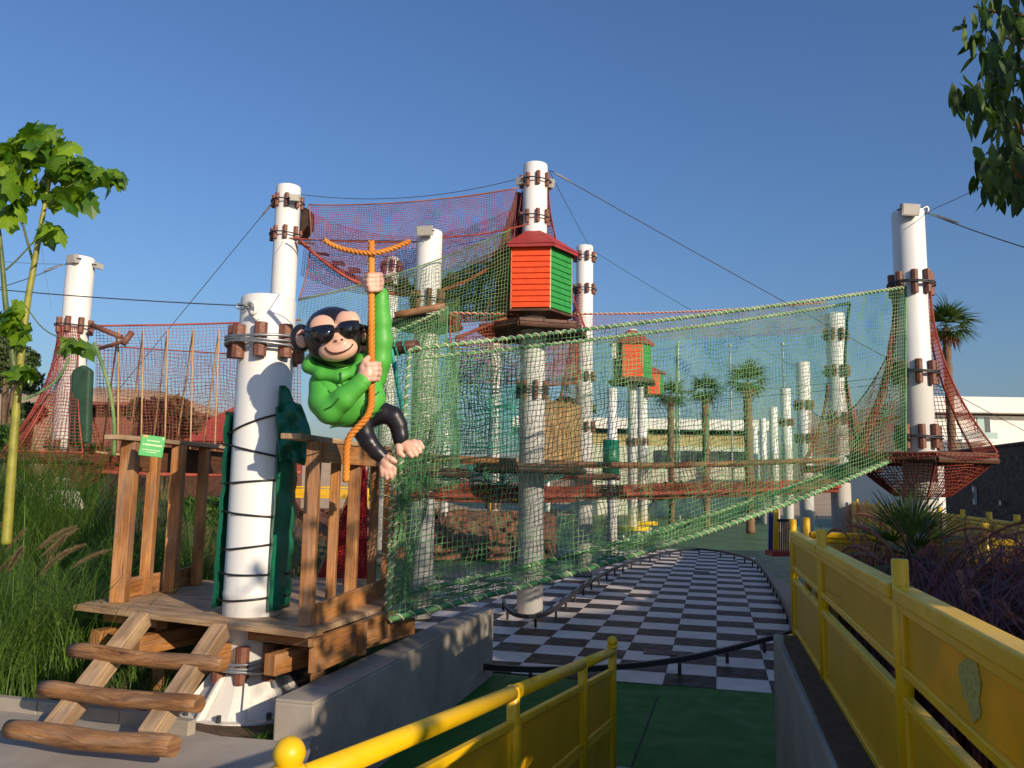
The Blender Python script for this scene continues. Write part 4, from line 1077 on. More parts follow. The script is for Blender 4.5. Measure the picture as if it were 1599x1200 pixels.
# red triangle net glimpsed through the deck railing
a_, b_, c_, d_ = P(566, 742, 9.6), P(568, 925, 9.6), P(488, 935, 9.6), P(488, 872, 9.6)
net('red crash net hanging behind the right deck railing', P(552, 752, 9.0), P(570, 720, 9.0), P(570, 930, 9.0), P(484, 930, 9.0), REDB, .03, .0095, {'l': (SISAL, .01, None, 0)}, slack=.04)
net('red crash net layer close behind the first red crash net', P(552, 770, 9.9), P(572, 735, 9.9), P(572, 935, 9.9), P(490, 935, 9.9), REDB, .035, .012, slack=.05)

# walkway logs, planks and red trough net
wp = [P(640, 712, 13.0), P(690, 716, 13.5), P(900, 725, 16), P(1050, 727, 18), P(1310, 718, 18.6)]
for i in range(len(wp) - 1):
    lb = ['log edging the walkway at the floodlight post', 'log edging the walkway below the tower', 'log edging the walkway in front of the slim far posts', 'log edging the walkway up to the right posts'][i]
    t = thing('walkway_log', 'brown ' + lb, 'log', wp[i], 'logs edging the middle walkway')
    MB().tube(np.linspace(wp[i], wp[i + 1], 6), .06, 10).build('log', LOG, t, smooth=True)
    t = thing('walkway_log', 'back ' + lb, 'log', wp[i] + V3(0, 1.1, 0), 'logs edging the middle walkway')
    MB().tube(np.linspace(wp[i] + V3(0, 1.1, 0), wp[i + 1] + V3(0, 1.1, 0), 6), .06, 10).build('log', LOG, t, smooth=True)
tp = [(wp[0], wp[2], 'left'), (wp[2], wp[4], 'right')]
for a_, b_, nm in tp:
    dz = V3(0, 0, -.62); dz2 = V3(0, 1.1, -.62)
    net('red trough net slung under the %s part of the walkway' % {'left': 'teal', 'right': 'slim post'}[nm], a_ + dz2, b_ + dz2, b_ + dz, a_ + dz, N_RED, .05, .010, {'b': (N_RED, .05, None, 0), 't': (N_RED, .05, None, 0)}, sagt=.05, sagb=.03)
    net('dense red bottom band of the trough under the %s part of the walkway' % {'left': 'teal', 'right': 'slim post'}[nm], a_ + V3(0, -.02, -.44), b_ + V3(0, -.02, -.46), b_ + V3(0, .1, -.74), a_ + V3(0, .1, -.70), N_RED, .035, .0135, sagb=.04, slack=.02)
    net('red side net under the logs of the %s part of the walkway' % {'left': 'teal', 'right': 'slim post'}[nm], a_, b_, b_ + dz, a_ + dz, N_RED, .075, .005)
t = thing('hanging_rope', 'green knotted rope hanging in the middle of the far walkway', 'rope', P(1056, 720, 21), 'green ropes hanging over the walkway')
MB().tube([P(1057, 540, 21), P(1056, 725, 21)], .03, 7).build('rope', N_GREEN, t)
t = thing('hanging_rope', 'green rope hanging beside the second palm behind the net', 'rope', P(1103, 720, 23), 'green ropes hanging over the walkway')
MB().tube([P(1107, 640, 23), P(1100, 722, 23)], .03, 7).build('rope', N_GREEN, t)
for px, Y, lb in ((956, 26.7, 'green padded mat round the slim post under the small tower'),):
    q0, q1 = P(px, 687, Y), P(px, 742, Y); t = thing('post_mat', lb, 'mat', q1); MB().lathe(V3(q0[0], Y + .3, 0), [(.28, q1[2]), (.28, q0[2])], 16).build('mat', TARP, t, smooth=True)
# green mat standing by the left post
t = thing('post_mat', 'dark green mat tied upright to the left post', 'mat', P(122, 700, 13.2))
prof_pts = [(111, 578), (127, 569), (141, 578), (139, 625), (137, 693), (108, 693), (109, 640)]
vv = [P(x, y, 13.25) for x, y in prof_pts]; n_ = len(vv); bk_ = [p + V3(.02, .12, 0) for p in vv]; md = [p * .5 + q * .5 + V3(0, -.12, 0) for p, q in zip(vv, bk_)]
MB().add(vv + bk_, [tuple(range(n_)), tuple(range(2 * n_ - 1, n_ - 1, -1))] + [(i, n_ + i, n_ + (i + 1) % n_, (i + 1) % n_) for i in range(n_)]).build('mat', MATG, t, bevel=.04)

# ------------------------------------------------------------------ guy cables
def cable(label, a, b, sag=.05, r=.010, mat=WIRE, tens=False):
    r *= .62
    t = thing('guy_cable', label, 'cable', a, 'steel guy cables of the rope park'); MB().tube(sagline(a, b, sag, 30), r, 6).build('wire', mat, t, smooth=True)
    if tens:
        d = nrm(np.asarray(b) - np.asarray(a)); s0 = np.asarray(a) + d * .1
        MB().tube([s0, s0 + d * .12, s0 + d * .3, s0 + d * .42], [.012, .02, .02, .01], 8).build('turnbuckle', STEEL, t)
cable('cable falling left from the high left post', P(433, 308, 14.2), P(73, 745, 15.5), .0, tens=True)
cable('cable from the high left post across to the tower post', P(470, 304, 14.3), P(818, 277, 14), .22)
cable('long cable from the tallest post down to the far right', P(858, 266, 14), P(1720, 735, 22), .1, .013, tens=True)
cable('cable from the tallest post to the post behind the tower', P(858, 268, 14), P(924, 392, 20), .02)
cable('cable from the post behind the tower to the receding row', P(926, 392, 20), P(1246, 575, 26), .1)
cable('cable running left from the top of the nearest white post', P(386, 478, 6.3), P(-90, 444, 6.8), .02, .008)
cable('cable falling left from the top of the left post', P(106, 411, 13.4), P(-30, 458, 12), .03, .012, tens=True)
cable('thin cable level left from the top of the left post', P(106, 413, 13.5), P(-40, 405, 13), .02, .006)
cable('thick cable falling right from the right end post', P(1443, 331, 11.3), P(1720, 420, 10), .05, .014, tens=True)
cable('thin cable rising right from the right end post into the leaves', P(1446, 332, 11.3), P(1640, 238, 9), .02, .008)
cable('upper dark cable crossing the middle toward the right posts', P(690, 590, 13.2), P(910, 615, 19.7), .03, .008)
cable('lower dark cable crossing the middle toward the right posts', P(690, 598, 13.2), P(912, 624, 19.7), .03, .008)
cable('upper dark cable from the middle post to the right end post', P(920, 614, 19.7), P(1405, 587, 11.8), .12, .008)
cable('lower dark cable from the middle post to the right end post', P(920, 626, 19.7), P(1405, 597, 11.8), .12, .008)
# hook and shackle on the nearest post
t = thing('wire_hook', 'rusty white hook and wire loop on top of the nearest post', 'hook', P(398, 485, 6.25))
MB().tube(chaikin([P(383, 478, 6.3), P(392, 470, 6.25), P(400, 478, 6.22), P(398, 492, 6.22), P(390, 486, 6.24), P(402, 500, 6.25)], 2), .016, 8).build('hook', WHITE_RUST, t, smooth=True)
MB().tube(chaikin([P(386, 478, 6.28), P(372, 474, 6.3), P(368, 480, 6.3), P(376, 484, 6.3), P(388, 480, 6.26)], 2), .008, 6).build('wire_loop', STEEL, t, smooth=True)
t = thing('wire_hook', 'steel hook on top of the right end post holding two cables', 'hook', P(1445, 330, 11.3))
MB().tube(chaikin([P(1438, 328, 11.3), P(1447, 322, 11.3), P(1450, 330, 11.3), P(1444, 334, 11.3)], 2), .022, 8).build('hook', STEEL, t, smooth=True)

# ================================================================== WOODEN DECK, LADDER
ZD = 1.15
g = lambda px, py, z=ZD: G(px, py, z)[:2]
DK = [g(114, 945), g(478, 988), g(607, 944), g(592, 905), V3(-2.3, 9.0)[:2], V3(-3.35, 8.5)[:2]]
cD = np.mean(DK, axis=0)
deck = thing('wooden_deck', 'small wooden entrance deck with slatted railings round the nearest white post', 'deck', (cD[0], cD[1], ZD))
# planks run parallel to the front edge
fd = nrm(DK[1] - DK[0]); fn = np.array([-fd[1], fd[0]]); k0 = DK[0] @ fn
k = k0; ax, ay = POLES['A'][1][0], POLES['A'][1][1]
kmax = max(p @ fn for p in DK)
while k < kmax:
    w = .142
    q = clip(DK, fn, k + .003, k + w - .006); k += w
    if len(q) > 2: MB().prism([tuple(p) for p in q], ZD - .042, ZD + RNG.uniform(-.0015, .0015), fd).build('plank', WOODG, deck, bevel=.004)
# nosing plank and beams under the deck
def d3(p, z): return V3(p[0], p[1], z)
for (a, b, s_) in ((DK[0], DK[1], .0), ):
    for t0, t1 in ((.04, .30), (.70, .97)):
        pa, pb = a + (b - a) * t0 + fn * .13, a + (b - a) * t1 + fn * .13
        MB().beam(d3(pa + fn * .12, ZD - .10), d3(pb + fn * .12, ZD - .10), .07, .11).build('joist', WOOD, deck, bevel=.005)
for u, ext in ((.10, .10), (.30, .06), (.62, .04), (.86, .10)):
    p = DK[0] + (DK[1] - DK[0]) * u; MB().beam(d3(p + fn * .03 - fn * ext * .0, ZD - .262), d3(p + fn * 1.9, ZD - .262), .10, .15).build('cross_beam', WOOD, deck, bevel=.005)
rd = nrm(DK[2] - DK[1]); rn = np.array([rd[1], -rd[0]])        # outward on the right side
MB().beam(d3(DK[1] + rd * .02 + rn * .03, ZD - .075), d3(DK[2] + rn * .03, ZD - .075), .05, .055).build('edge_trim', WOOD, deck, bevel=.004)
for u0, u1, dz in ((.06, .52, .20), (.60, .97, .17)):
    MB().beam(d3(DK[1] + (DK[2] - DK[1]) * u0 + rn * .01, ZD - dz), d3(DK[1] + (DK[2] - DK[1]) * u1 + rn * .01, ZD - dz), .06, .19).build('joist', WOOD, deck, bevel=.005)
MB().beam(d3(DK[1] + (DK[2] - DK[1]) * .56 + rn * .05, ZD - .30), d3(DK[1] + (DK[2] - DK[1]) * .56 + rn * .05, ZD - .05), .07, .06, (rn[0], rn[1], 0)).build('bracket', WOOD, deck, bevel=.004)
# support posts hidden below
for p in (DK[0] + fn * .5 + fd * .5, DK[1] + fn * .6 - fd * .35, DK[4] * .8 + cD * .2, DK[5] * .8 + cD * .2):
    MB().beam(d3(p, .2), d3(p, ZD - .05), .1, .1).build('leg', WOOD, deck)
def rail_side(base_px, widths, top_px, name_sfx, boards, ztop):
    for (px, py), w in zip(base_px, widths):
        b = G(px, py, ZD); MB().beam(V3(b[0], b[1], ZD + .002), V3(b[0], b[1], ztop), w, w * .9, (0, 1, 0)).build('railing_post', WOOD, deck, bevel=.006)
    a, b = G(*base_px[0], ZD), G(*base_px[-1], ZD); d = nrm(b - a); o = V3(d[1], -d[0], 0)
    return a, b, d, o
zl = 2.52
a, b, d, o = rail_side([(186, 941), (226, 929), (265, 925), (306, 914)], [.125, .095, .11, .09], None, '', None, zl)
MB().beam(a - d * .25 + V3(0, 0, zl - ZD + .022), b + d * .55 + V3(0, 0, zl - ZD + .022), .17, .04).build('top_board', WOODG, deck, bevel=.005)
MB().beam(a + d * .02 - o * .10 + V3(0, 0, zl - ZD - .14), b + d * .55 - o * .10 + V3(0, 0, zl - ZD - .14), .035, .24).build('upper_board', WOODD, deck, bevel=.004)
MB().beam(a + d * .05 - o * .085 + V3(0, 0, .09), b + d * .15 - o * .085 + V3(0, 0, .09), .035, .17).build('kick_board', WOOD, deck, bevel=.004)
LA, LD, LO = a, d, o
zr = 2.50
a, b, d, o = rail_side([(478, 978), (515, 955), (546, 948), (579, 932), (604, 924)], [.10, .075, .095, .075, .115], None, '', None, zr)
MB().beam(a - d * .22 - fd[0] * V3(.1, 0, 0) + V3(0, 0, zr - ZD + .022), b + d * .12 + V3(0, 0, zr - ZD + .022), .16, .04).build('top_board', WOODG, deck, bevel=.005)
MB().beam(a + d * .06 + o * .05 + V3(0, 0, zr - ZD - .085), b + d * .02 + o * .05 + V3(0, 0, zr - ZD - .085), .035, .15).build('upper_board', WOOD, deck, bevel=.004)
MB().beam(a + d * .06 + o * .055 + V3(0, 0, .055), b + d * .05 + o * .055 + V3(0, 0, .055), .035, .20).build('kick_board', WOOD, deck, bevel=.004)
RA, RB_, RD, RO = a, b, d, o
# lashing cords round the last post
ls = MB()
for z in np.linspace(.35, 1.25, 9):
    c = b + V3(0, 0, z); h = .062
    ls.tube([c + V3(-h, -h, .02), c + V3(h, -h, -.02), c + V3(h + .03, h, -.03), c + V3(-h, h, .0)], .006, 5, closed=True)
ls.build('lashing_cord', CREAM, deck)

lad = thing('log_ladder', 'rustic ladder of three round logs on two slanting beams below the deck', 'ladder', G(190, 1120, .52))
s0a, s0b = P(222, 966, 6.18), P(84, 1140, 5.28); s1a, s1b = P(345, 984, 5.80), P(232, 1152, 5.02)
MB().beam(s0a, s0b, .125, .12).build('stringer', WOODG, lad, bevel=.006)
MB().beam(s1a, s1b, .115, .12).build('stringer', WOODG, lad, bevel=.006)
def bumpy_log(p0, p1, r):
    t = np.linspace(0, 1, 14)[:, None]; p = p0 * (1 - t) + p1 * t
    p[:, 2] += .008 * np.sin(t[:, 0] * 7 + RNG.uniform(0, 6)); rr = r * (1 + .05 * np.sin(t[:, 0] * 11 + RNG.uniform(0, 6))); rr[0] *= .9; rr[-1] *= .92
    return MB().tube(p, rr, 16)
bumpy_log(P(112, 1017, 5.86), P(350, 1040, 5.40), .053).build('log_rung', LOG, lad, smooth=True)
bumpy_log(P(66, 1077, 5.50), P(312, 1102, 5.04), .055).build('log_rung', LOG, lad, smooth=True)
bumpy_log(P(14, 1140, 5.10), P(272, 1168, 4.74), .061).build('log_rung', LOG, lad, smooth=True)
# little concrete edging at the foot of the bed
t = thing('concrete_edging', 'low concrete edging strip behind the lowest ladder log', 'kerb', G(60, 1105, .52))
for p, q in (((-40, 1096), (62, 1107)), ((64, 1107), (190, 1122)), ((192, 1122), (300, 1140))):
    MB().beam(G(*p, .55) - V3(0, 0, .05), G(*q, .55) - V3(0, 0, .05), .07, .22).build('edging_block', CONC, t, bevel=.008)

# green padding wound round the nearest post
def tarp(label, a0, a1, R, z0f, z1, nv=34, nu=34):
    t = thing('green_padding', label, 'padding', (ax, ay, ZD)); V = []
    for layer in (0, .03):
        for i in range(nu):
            u = i / (nu - 1); a = a0 + (a1 - a0) * u; zt = z1(u); zb = z0f(u)
            for j in range(nv):
                v = j / (nv - 1); z = zb + (zt - zb) * v
                rr = R + layer + .008 * math.sin(9 * u + 3.1 * z) + .005 * math.sin(23 * z + 5 * u) + .007 * math.sin(41 * u + 4 * z)
                rr -= .012 * max(0, 1 - abs(((z - 1.28) % .34) - .17) / .05)
                V.append((ax + rr * math.cos(a), ay + rr * math.sin(a), z))
    idx = np.arange(2 * nu * nv).reshape(2, nu, nv); Q = []
    for l in (0, 1): Q.append(np.stack([idx[l, :-1, :-1], idx[l, 1:, :-1], idx[l, 1:, 1:], idx[l, :-1, 1:]], -1).reshape(-1, 4))
    for e in (idx[:, 0, :], idx[:, -1, :]): Q.append(np.stack([e[0, :-1], e[0, 1:], e[1, 1:], e[1, :-1]], -1))
    for e in (idx[:, :, 0], idx[:, :, -1]): Q.append(np.stack([e[0, :-1], e[0, 1:], e[1, 1:], e[1, :-1]], -1))
    return t, np_mesh('mat', np.array(V), np.concatenate(Q), TARP, t, smooth=True)
t, _ = tarp('dark green tarpaulin padding tied behind the nearest white post above the deck', math.radians(-46), math.radians(196), .262, lambda u: ZD + .05, lambda u: 2.80 - .05 * u + .16 * math.exp(-((u - .02) / .10) ** 2))
# loose flap hanging to the right
nu_, nv_ = 16, 18; Vf = []
for i in range(nu_):
    for j in range(nv_):
        u, v = i / (nu_ - 1), j / (nv_ - 1)
        y = (634 + 6 * math.sin(u * 3.1 + .4) - 10 * math.sin(u * PI)) * (1 - v) + (722 - 4 * math.sin(u * 5)) * v
        x = (430 + 6 * v) * (1 - u) + (466 + 18 * math.sin(v * PI * .75 + .25)) * u
        Vf.append(P(x, y, 6.27 + .12 * u + .025 * math.sin(14 * v + 5 * u) + .02 * math.sin(11 * u - 9 * v)))
idx = np.arange(nu_ * nv_).reshape(nu_, nv_)
o = np_mesh('flap', np.array(Vf), np.stack([idx[:-1, :-1], idx[1:, :-1], idx[1:, 1:], idx[:-1, 1:]], -1).reshape(-1, 4), TARP, t, smooth=True)
sd_ = o.modifiers.new('thickness', 'SOLIDIFY'); sd_.thickness = .012
cw = MB()
for z, sl in ((2.66, .09), (2.43, -.05), (2.19, .02), (1.93, -.02), (1.68, .03), (1.47, .0), (1.28, .02)):
    cw.tube([V3(ax + (.232 if math.sin(a) < -.25 else .292) * math.cos(a), ay + (.232 if math.sin(a) < -.25 else .292) * math.sin(a), z + sl * math.cos(a)) for a in np.linspace(0, 2 * PI, 33)[:-1]], .0085, 6, closed=True)
cw.build('tie_cord', BLACK, t, smooth=True)

# small green sign on the left railing (its print is too small to read: rows of pale print only)
sg0 = P(237.5, 697, 6.66); t = thing('green_sign', 'small green notice with pale print fixed on the left deck railing', 'sign', sg0)
sx = nrm(LD * V3(1, 1, 0)) * .35 + V3(.65, 0, 0); sx = nrm(sx - V3(0, 0, .08)); sn = nrm(np.cross(sx, V3(0, 0, 1))); su = np.cross(sn, sx) * -1
su = V3(0, 0, 1) - sx * sx[2]; su = nrm(su); sn = nrm(np.cross(sx, su))        # sn faces the viewer
if sn[1] > 0: sn = -sn
w_, h_ = .185, .175
MB().beam(sg0 - sx * w_ / 2, sg0 + sx * w_ / 2, .008, h_, su).build('plate', SIGNG, t, bevel=.004)
pr = MB(); rr_ = random.Random(3)
def row(y, x0, x1, h):
    x = x0
    while x < x1 - .004:
        l = rr_.choice((.004, .005, .006)); pr.beam(sg0 + sx * x + su * y + sn * .0052, sg0 + sx * (x + l) + su * y + sn * .0052, .0012, h, su); x += l + (.002 if rr_.random() > .16 else .006)
row(.043, -.045, .06, .009); row(.008, -.07, .075, .014); row(-.034, -.07, .07, .007); row(-.052, -.04, .045, .007)
pr.build('print', SIGNW, t)
MB().beam(sg0 - sx * .075 + su * .075 + sn * .0052, sg0 - sx * .045 + su * .075 + sn * .0052, .0012, .02, su).build('emblem', SIGNO, t)
MB().beam(sg0 + sx * .072 + su * .072 + sn * .0052, sg0 + sx * .080 + su * .072 + sn * .0052, .0012, .024, su).build('mark', SIGNW, t)

# ================================================================== MONKEY FIGURE (solid moulded figure on a rope)
YM = 5.62; SM = YM / FPX
def toW(A):
    """figure coordinates: x,y photo pixels, d pixels toward the viewer -> world"""
    A = np.asarray(A, float); return P(A[..., 0], A[..., 1], YM - A[..., 2] * SM)
def surface_nets(f, lo, hi, step):
    lo = np.array(lo, float); hi = np.array(hi, float); n = np.ceil((hi - lo) / step).astype(int) + 1
    ax_ = [lo[i] + step * np.arange(n[i]) for i in range(3)]
    Xg, Yg, Zg = np.meshgrid(*ax_, indexing='ij'); Vv = f(np.stack([Xg, Yg, Zg], -1)); ins = Vv < 0
    c = [(i, j, k) for i in (0, 1) for j in (0, 1) for k in (0, 1)]
    sl = lambda A, o: A[o[0]:A.shape[0] - 1 + o[0], o[1]:A.shape[1] - 1 + o[1], o[2]:A.shape[2] - 1 + o[2]]
    cnt = sum(sl(ins, o).astype(int) for o in c); act = (cnt > 0) & (cnt < 8)
    acc = np.zeros(act.shape + (3,)); num = np.zeros(act.shape)
    for a in c:
        for ax3 in range(3):
            if a[ax3] == 0:
                b = list(a); b[ax3] = 1; b = tuple(b); va, vb = sl(Vv, a), sl(Vv, b); cr = (va < 0) != (vb < 0)
                t = np.where(cr, va / np.where(cr, va - vb, 1), 0); p = np.zeros(act.shape + (3,))
                for q in range(3): p[..., q] = a[q] + (t if q == ax3 else 0)
                acc += p * cr[..., None]; num += cr
    idx = -np.ones(act.shape, int); idx[act] = np.arange(act.sum()); ijk = np.argwhere(act)
    pts = lo + step * (ijk + (acc[act] / num[act][:, None]))
    Q = []
    for ax3 in range(3):
        o1, o2 = [(1, 2), (2, 0), (0, 1)][ax3]
        A = [slice(None)] * 3; B = [slice(None)] * 3; A[ax3] = slice(0, -1); B[ax3] = slice(1, None)
        sa, sb = ins[tuple(A)], ins[tuple(B)]; cr = sa != sb; e = np.argwhere(cr)
        e = e[(e[:, o1] > 0) & (e[:, o2] > 0) & (e[:, o1] < n[o1] - 1) & (e[:, o2] < n[o2] - 1)]
        d1 = np.zeros(3, int); d1[o1] = 1; d2 = np.zeros(3, int); d2[o2] = 1
        q = np.stack([idx[tuple((e - d1 - d2).T)], idx[tuple((e - d2).T)], idx[tuple(e.T)], idx[tuple((e - d1).T)]], -1)
        fl = ~sa[tuple(e.T)]; q[fl] = q[fl][:, ::-1]; Q.append(q)
    return pts, np.concatenate(Q)
def smin(a, b, k): h = np.clip(.5 + .5 * (b - a) / k, 0, 1); return b * (1 - h) + a * h - k * h * (1 - h)
def sd_ell(p, c, r, rot=0.0):
    q = p - np.array(c, float)
    if rot: cr, sr = math.cos(rot), math.sin(rot); q = np.stack([q[..., 0] * cr + q[..., 1] * sr, -q[..., 0] * sr + q[..., 1] * cr, q[..., 2]], -1)
    r = np.array(r, float); k0 = np.linalg.norm(q / r, axis=-1); k1 = np.linalg.norm(q / r ** 2, axis=-1)
    return k0 * (k0 - 1) / (k1 + 1e-9)
def sd_caps(p, a, b, ra, rb):
    a = np.array(a, float); b = np.array(b, float); ba = b - a; h = np.clip(((p - a) @ ba) / (ba @ ba), 0, 1)
    return np.linalg.norm(p - a - h[..., None] * ba, axis=-1) - (ra + (rb - ra) * h)
def chain(p, pts, k=4):
    d = None
    for (a, ra), (b, rb) in zip(pts[:-1], pts[1:]):
        e = sd_caps(p, a, b, ra, rb); d = e if d is None else smin(d, e, k)
    return d
def figpart(name, f, lo, hi, step, mat, parent, sub=0):
    pts, q = surface_nets(f, lo, hi, step)
    o = np_mesh(name, toW(pts), q[:, ::-1], mat, parent, smooth=True); return o
FUR = m_plain('black_fur_gloss', (.018, .016, .018), .30, .2, 3, 0, coat=.3)
PANTS = m_plain('black_leg_gloss', (.016, .014, .018), .38, .2, 3, 0)
SKIN = m_plain('figure_skin', (.74, .43, .31), .42, .08, 5, 0)
HOOD = m_plain('hoodie_green', (.085, .42, .05), .5, .08, 4, 0)
HOODD = m_plain('hoodie_seam', (.018, .12, .014), .6, .1, 5)
SHADE = m_plain('sunglass_frame', (.012, .012, .013), .22, .1, 5, coat=.5)
LENS = m_plain('sunglass_lens', (.008, .008, .010), .06, .1, 5, coat=1.0)
MOUTH = m_plain('mouth_line', (.10, .03, .02), .6, .1, 5)
mk = thing('monkey_figure', 'cartoon monkey figure in green hoodie and sunglasses clinging to an orange rope', 'monkey figure', toW((575, 600, 0)))
# hoodie: torso, arm on the left reaching across, raised arm, hem
def f_hood(p):
    d = sd_ell(p, (541, 620, 0), (47, 43, 34), .25)
    d = smin(d, sd_ell(p, (562, 628, 2), (42, 36, 30), -.5), 12)
    d = smin(d, sd_ell(p, (513, 606, 4), (27, 30, 28)), 12)
    d = smin(d, sd_ell(p, (545, 645, -2), (36, 20, 28), -.25), 8)
    d = smin(d, sd_ell(p, (582, 585, -6), (20, 24, 22)), 10)
    d = np.minimum(d, 1e3)
    hem = sd_caps(p, (522, 655, 0), (590, 640, 0), 11, 11); hem = np.maximum(hem, -1e3)
    return smin(d, hem, 5)
figpart('hoodie', f_hood, (484, 560, -46), (618, 680, 46), 2.6, HOOD, mk)
figpart('hood', lambda p: smin(smin(chain(p, [((482, 573, 4), 9), ((500, 584, 24), 9.5), ((530, 588, 33), 9), ((554, 580, 29), 8.5), ((566, 562, 12), 8)], 6),
        chain(p, [((482, 572, 4), 11), ((490, 566, -20), 14), ((530, 566, -32), 16), ((566, 562, 12), 10)], 8), 6), sd_ell(p, (515, 575, -14), (38, 18, 24)), 6), (462, 535, -56), (586, 612, 54), 2.4, HOOD, mk)
arm = figpart('sleeve', lambda p: chain(p, [((502, 600, 6), 20), ((504, 628, 20), 22), ((514, 641, 30), 21), ((536, 623, 42), 17.5), ((562, 600, 46), 14.5)], 6), (474, 578, -14), (582, 668, 70), 2.4, HOOD, mk)
figpart('sleeve', lambda p: chain(p, [((585, 590, -6), 19), ((590, 562, 0), 20.5), ((593, 532, 2), 20), ((593, 502, 4), 18), ((592, 474, 6), 14.5), ((592, 466, 6), 14)], 5), (566, 446, -34), (622, 616, 34), 2.4, HOOD, mk)
figpart('cuff', lambda p: sd_caps(p, (592, 470, 6), (592.5, 462, 6), 15, 14.5), (574, 444, -12), (610, 488, 26), 2.0, HOOD, mk)
figpart('cuff', lambda p: sd_caps(p, (558, 603, 46), (566, 595, 46), 14.5, 14), (536, 574, 26), (586, 624, 68), 2.0, HOOD, mk)
sm_ = MB()
for L in ([(532, 581, 46), (533, 596, 45), (536, 604, 40)], [(515, 668, 24), (540, 664, 31), (575, 650, 31), (596, 640, 20)], [(571, 655, 33), (564, 636, 36), (580, 622, 35), (592, 612, 28)], [(507, 640, 52), (520, 634, 58), (529, 622, 60)], [(512, 610, 34), (524, 622, 46)]):
    sm_.tube(toW(chaikin(np.array(L, float), 2)), .0055, 5)
sm_.build('seam', HOODD, mk)
# head
def f_head(p):
    d = sd_ell(p, (519, 522, 0), (46, 43, 42), -.1)
    return smin(d, sd_ell(p, (524, 545, 4), (38, 30, 34)), 12)
figpart('head', f_head, (468, 472, -48), (572, 582, 48), 2.4, FUR, mk)
def f_face(p):
    d = sd_ell(p, (504, 512, 34), (21, 20, 11), .2); d = smin(d, sd_ell(p, (543, 504, 34), (20, 20, 11), -.2), 3)
    d = smin(d, sd_ell(p, (525, 528, 39), (22, 19, 11)), 6)
    d = smin(d, sd_ell(p, (528, 546, 34), (31, 19, 18), -.16), 6)
    return smin(d, sd_ell(p, (529, 531, 49), (8, 6, 5)), 5)
figpart('face', f_face, (482, 486, 8), (566, 572, 62), 1.9, SKIN, mk)
for c_, r_, fc in (((470, 528, -4), (17, 22, 8), 1), ((569, 524, -6), (10, 17, 8), -1)):
    e_ = figpart('ear', lambda p: sd_ell(p, c_, r_), (c_[0] - 24, c_[1] - 28, c_[2] - 14), (c_[0] + 24, c_[1] + 28, c_[2] + 14), 2.0, FUR, mk)
    figpart('inner_ear', lambda p: sd_ell(p, (c_[0] + fc * 2, c_[1] + 1, c_[2] + 5), (r_[0] * .66, r_[1] * .68, 6)), (c_[0] - 24, c_[1] - 28, c_[2] - 10), (c_[0] + 24, c_[1] + 28, c_[2] + 18), 1.8, SKIN, e_)
    MB().tube(toW(chaikin(np.array([(c_[0] - 5 * fc, c_[1] - 5, c_[2] + 11), (c_[0] + 2 * fc, c_[1] - 7, c_[2] + 11.5), (c_[0] + 6 * fc, c_[1] - 1, c_[2] + 11)], float), 2)), .005, 5).build('ear_fold', MOUTH, e_)
MB().tube(toW(chaikin(np.array([(508, 543, 48), (512, 549, 51), (522, 552.5, 53.5), (536, 550, 53.5), (547, 544, 50), (551, 538, 45)], float), 2)), .0058, 6).build('mouth', MOUTH, mk)
for x, y in ((524.5, 533), (534, 531)): MB().tube(toW(np.array([(x - 1.5, y, 53.5), (x + 1.5, y - .6, 53.8)])), .0065, 6).build('nostril', MOUTH, mk)
# sunglasses
def outline(cx, cy, w, h, tilt, kx):
    o = np.array([(-1.0, -.85), (-.4, -1.0), (.5, -1.0), (1.0, -.8), (.98, -.1), (.72, .62), (.2, .95), (-.35, .92), (-.82, .45), (-1.0, -.2)]); o[:, 0] *= kx
    c_, s_ = math.cos(tilt), math.sin(tilt); o = o * [w, h]
    return [(cx + x * c_ - y * s_, cy + x * s_ + y * c_) for x, y in o]
gl = None
for cx, cy, w, h, kx in ((505, 522.5, 16.5, 13, 1), (545.5, 514.5, 14.5, 12, -1)):
    for nm, sc, d0, d1, mt in (('frame', 1.15, 46, 53, SHADE), ('lens', .93, 49, 54.5, LENS)):
        pts = outline(cx, cy, w * sc, h * sc, -.13, kx); pts = chaikin(np.array([(x, y, 0) for x, y in pts + pts[:1]], float), 2)[:-1]; n_ = len(pts)
        bow = lambda x: -((x - 524) ** 2) / 190.0
        fr_ = np.array([(x, y, d1 + bow(x)) for x, y, _ in pts]); bk_ = np.array([(x, y, d0 + bow(x)) for x, y, _ in pts])
        ctr_ = np.array([[cx, cy, d1 + bow(cx) + 1.5]])
        V_ = toW(np.concatenate([fr_, bk_, ctr_]))
        F_ = [(i, (i + 1) % n_, 2 * n_) for i in range(n_)] + [(i, n_ + i, n_ + (i + 1) % n_, (i + 1) % n_) for i in range(n_)]
        if gl is None: gl = MB().add(V_, F_).build('sunglasses', mt, mk, smooth=True)
        else: MB().add(V_, F_).build(nm, mt, gl, smooth=True)
MB().tube(toW(np.array([(520, 517, 53), (526, 514, 54.5), (532, 514, 53)], float)), .012, 8).build('bridge', SHADE, gl)
MB().tube(toW(np.array([(488, 517, 48), (476, 516, 26), (473, 517, 2)], float)), .010, 8).build('temple', SHADE, gl)
MB().tube(toW(np.array([(561, 507, 46), (567, 510, 22), (565, 514, 2)], float)), .010, 8).build('temple', SHADE, gl)
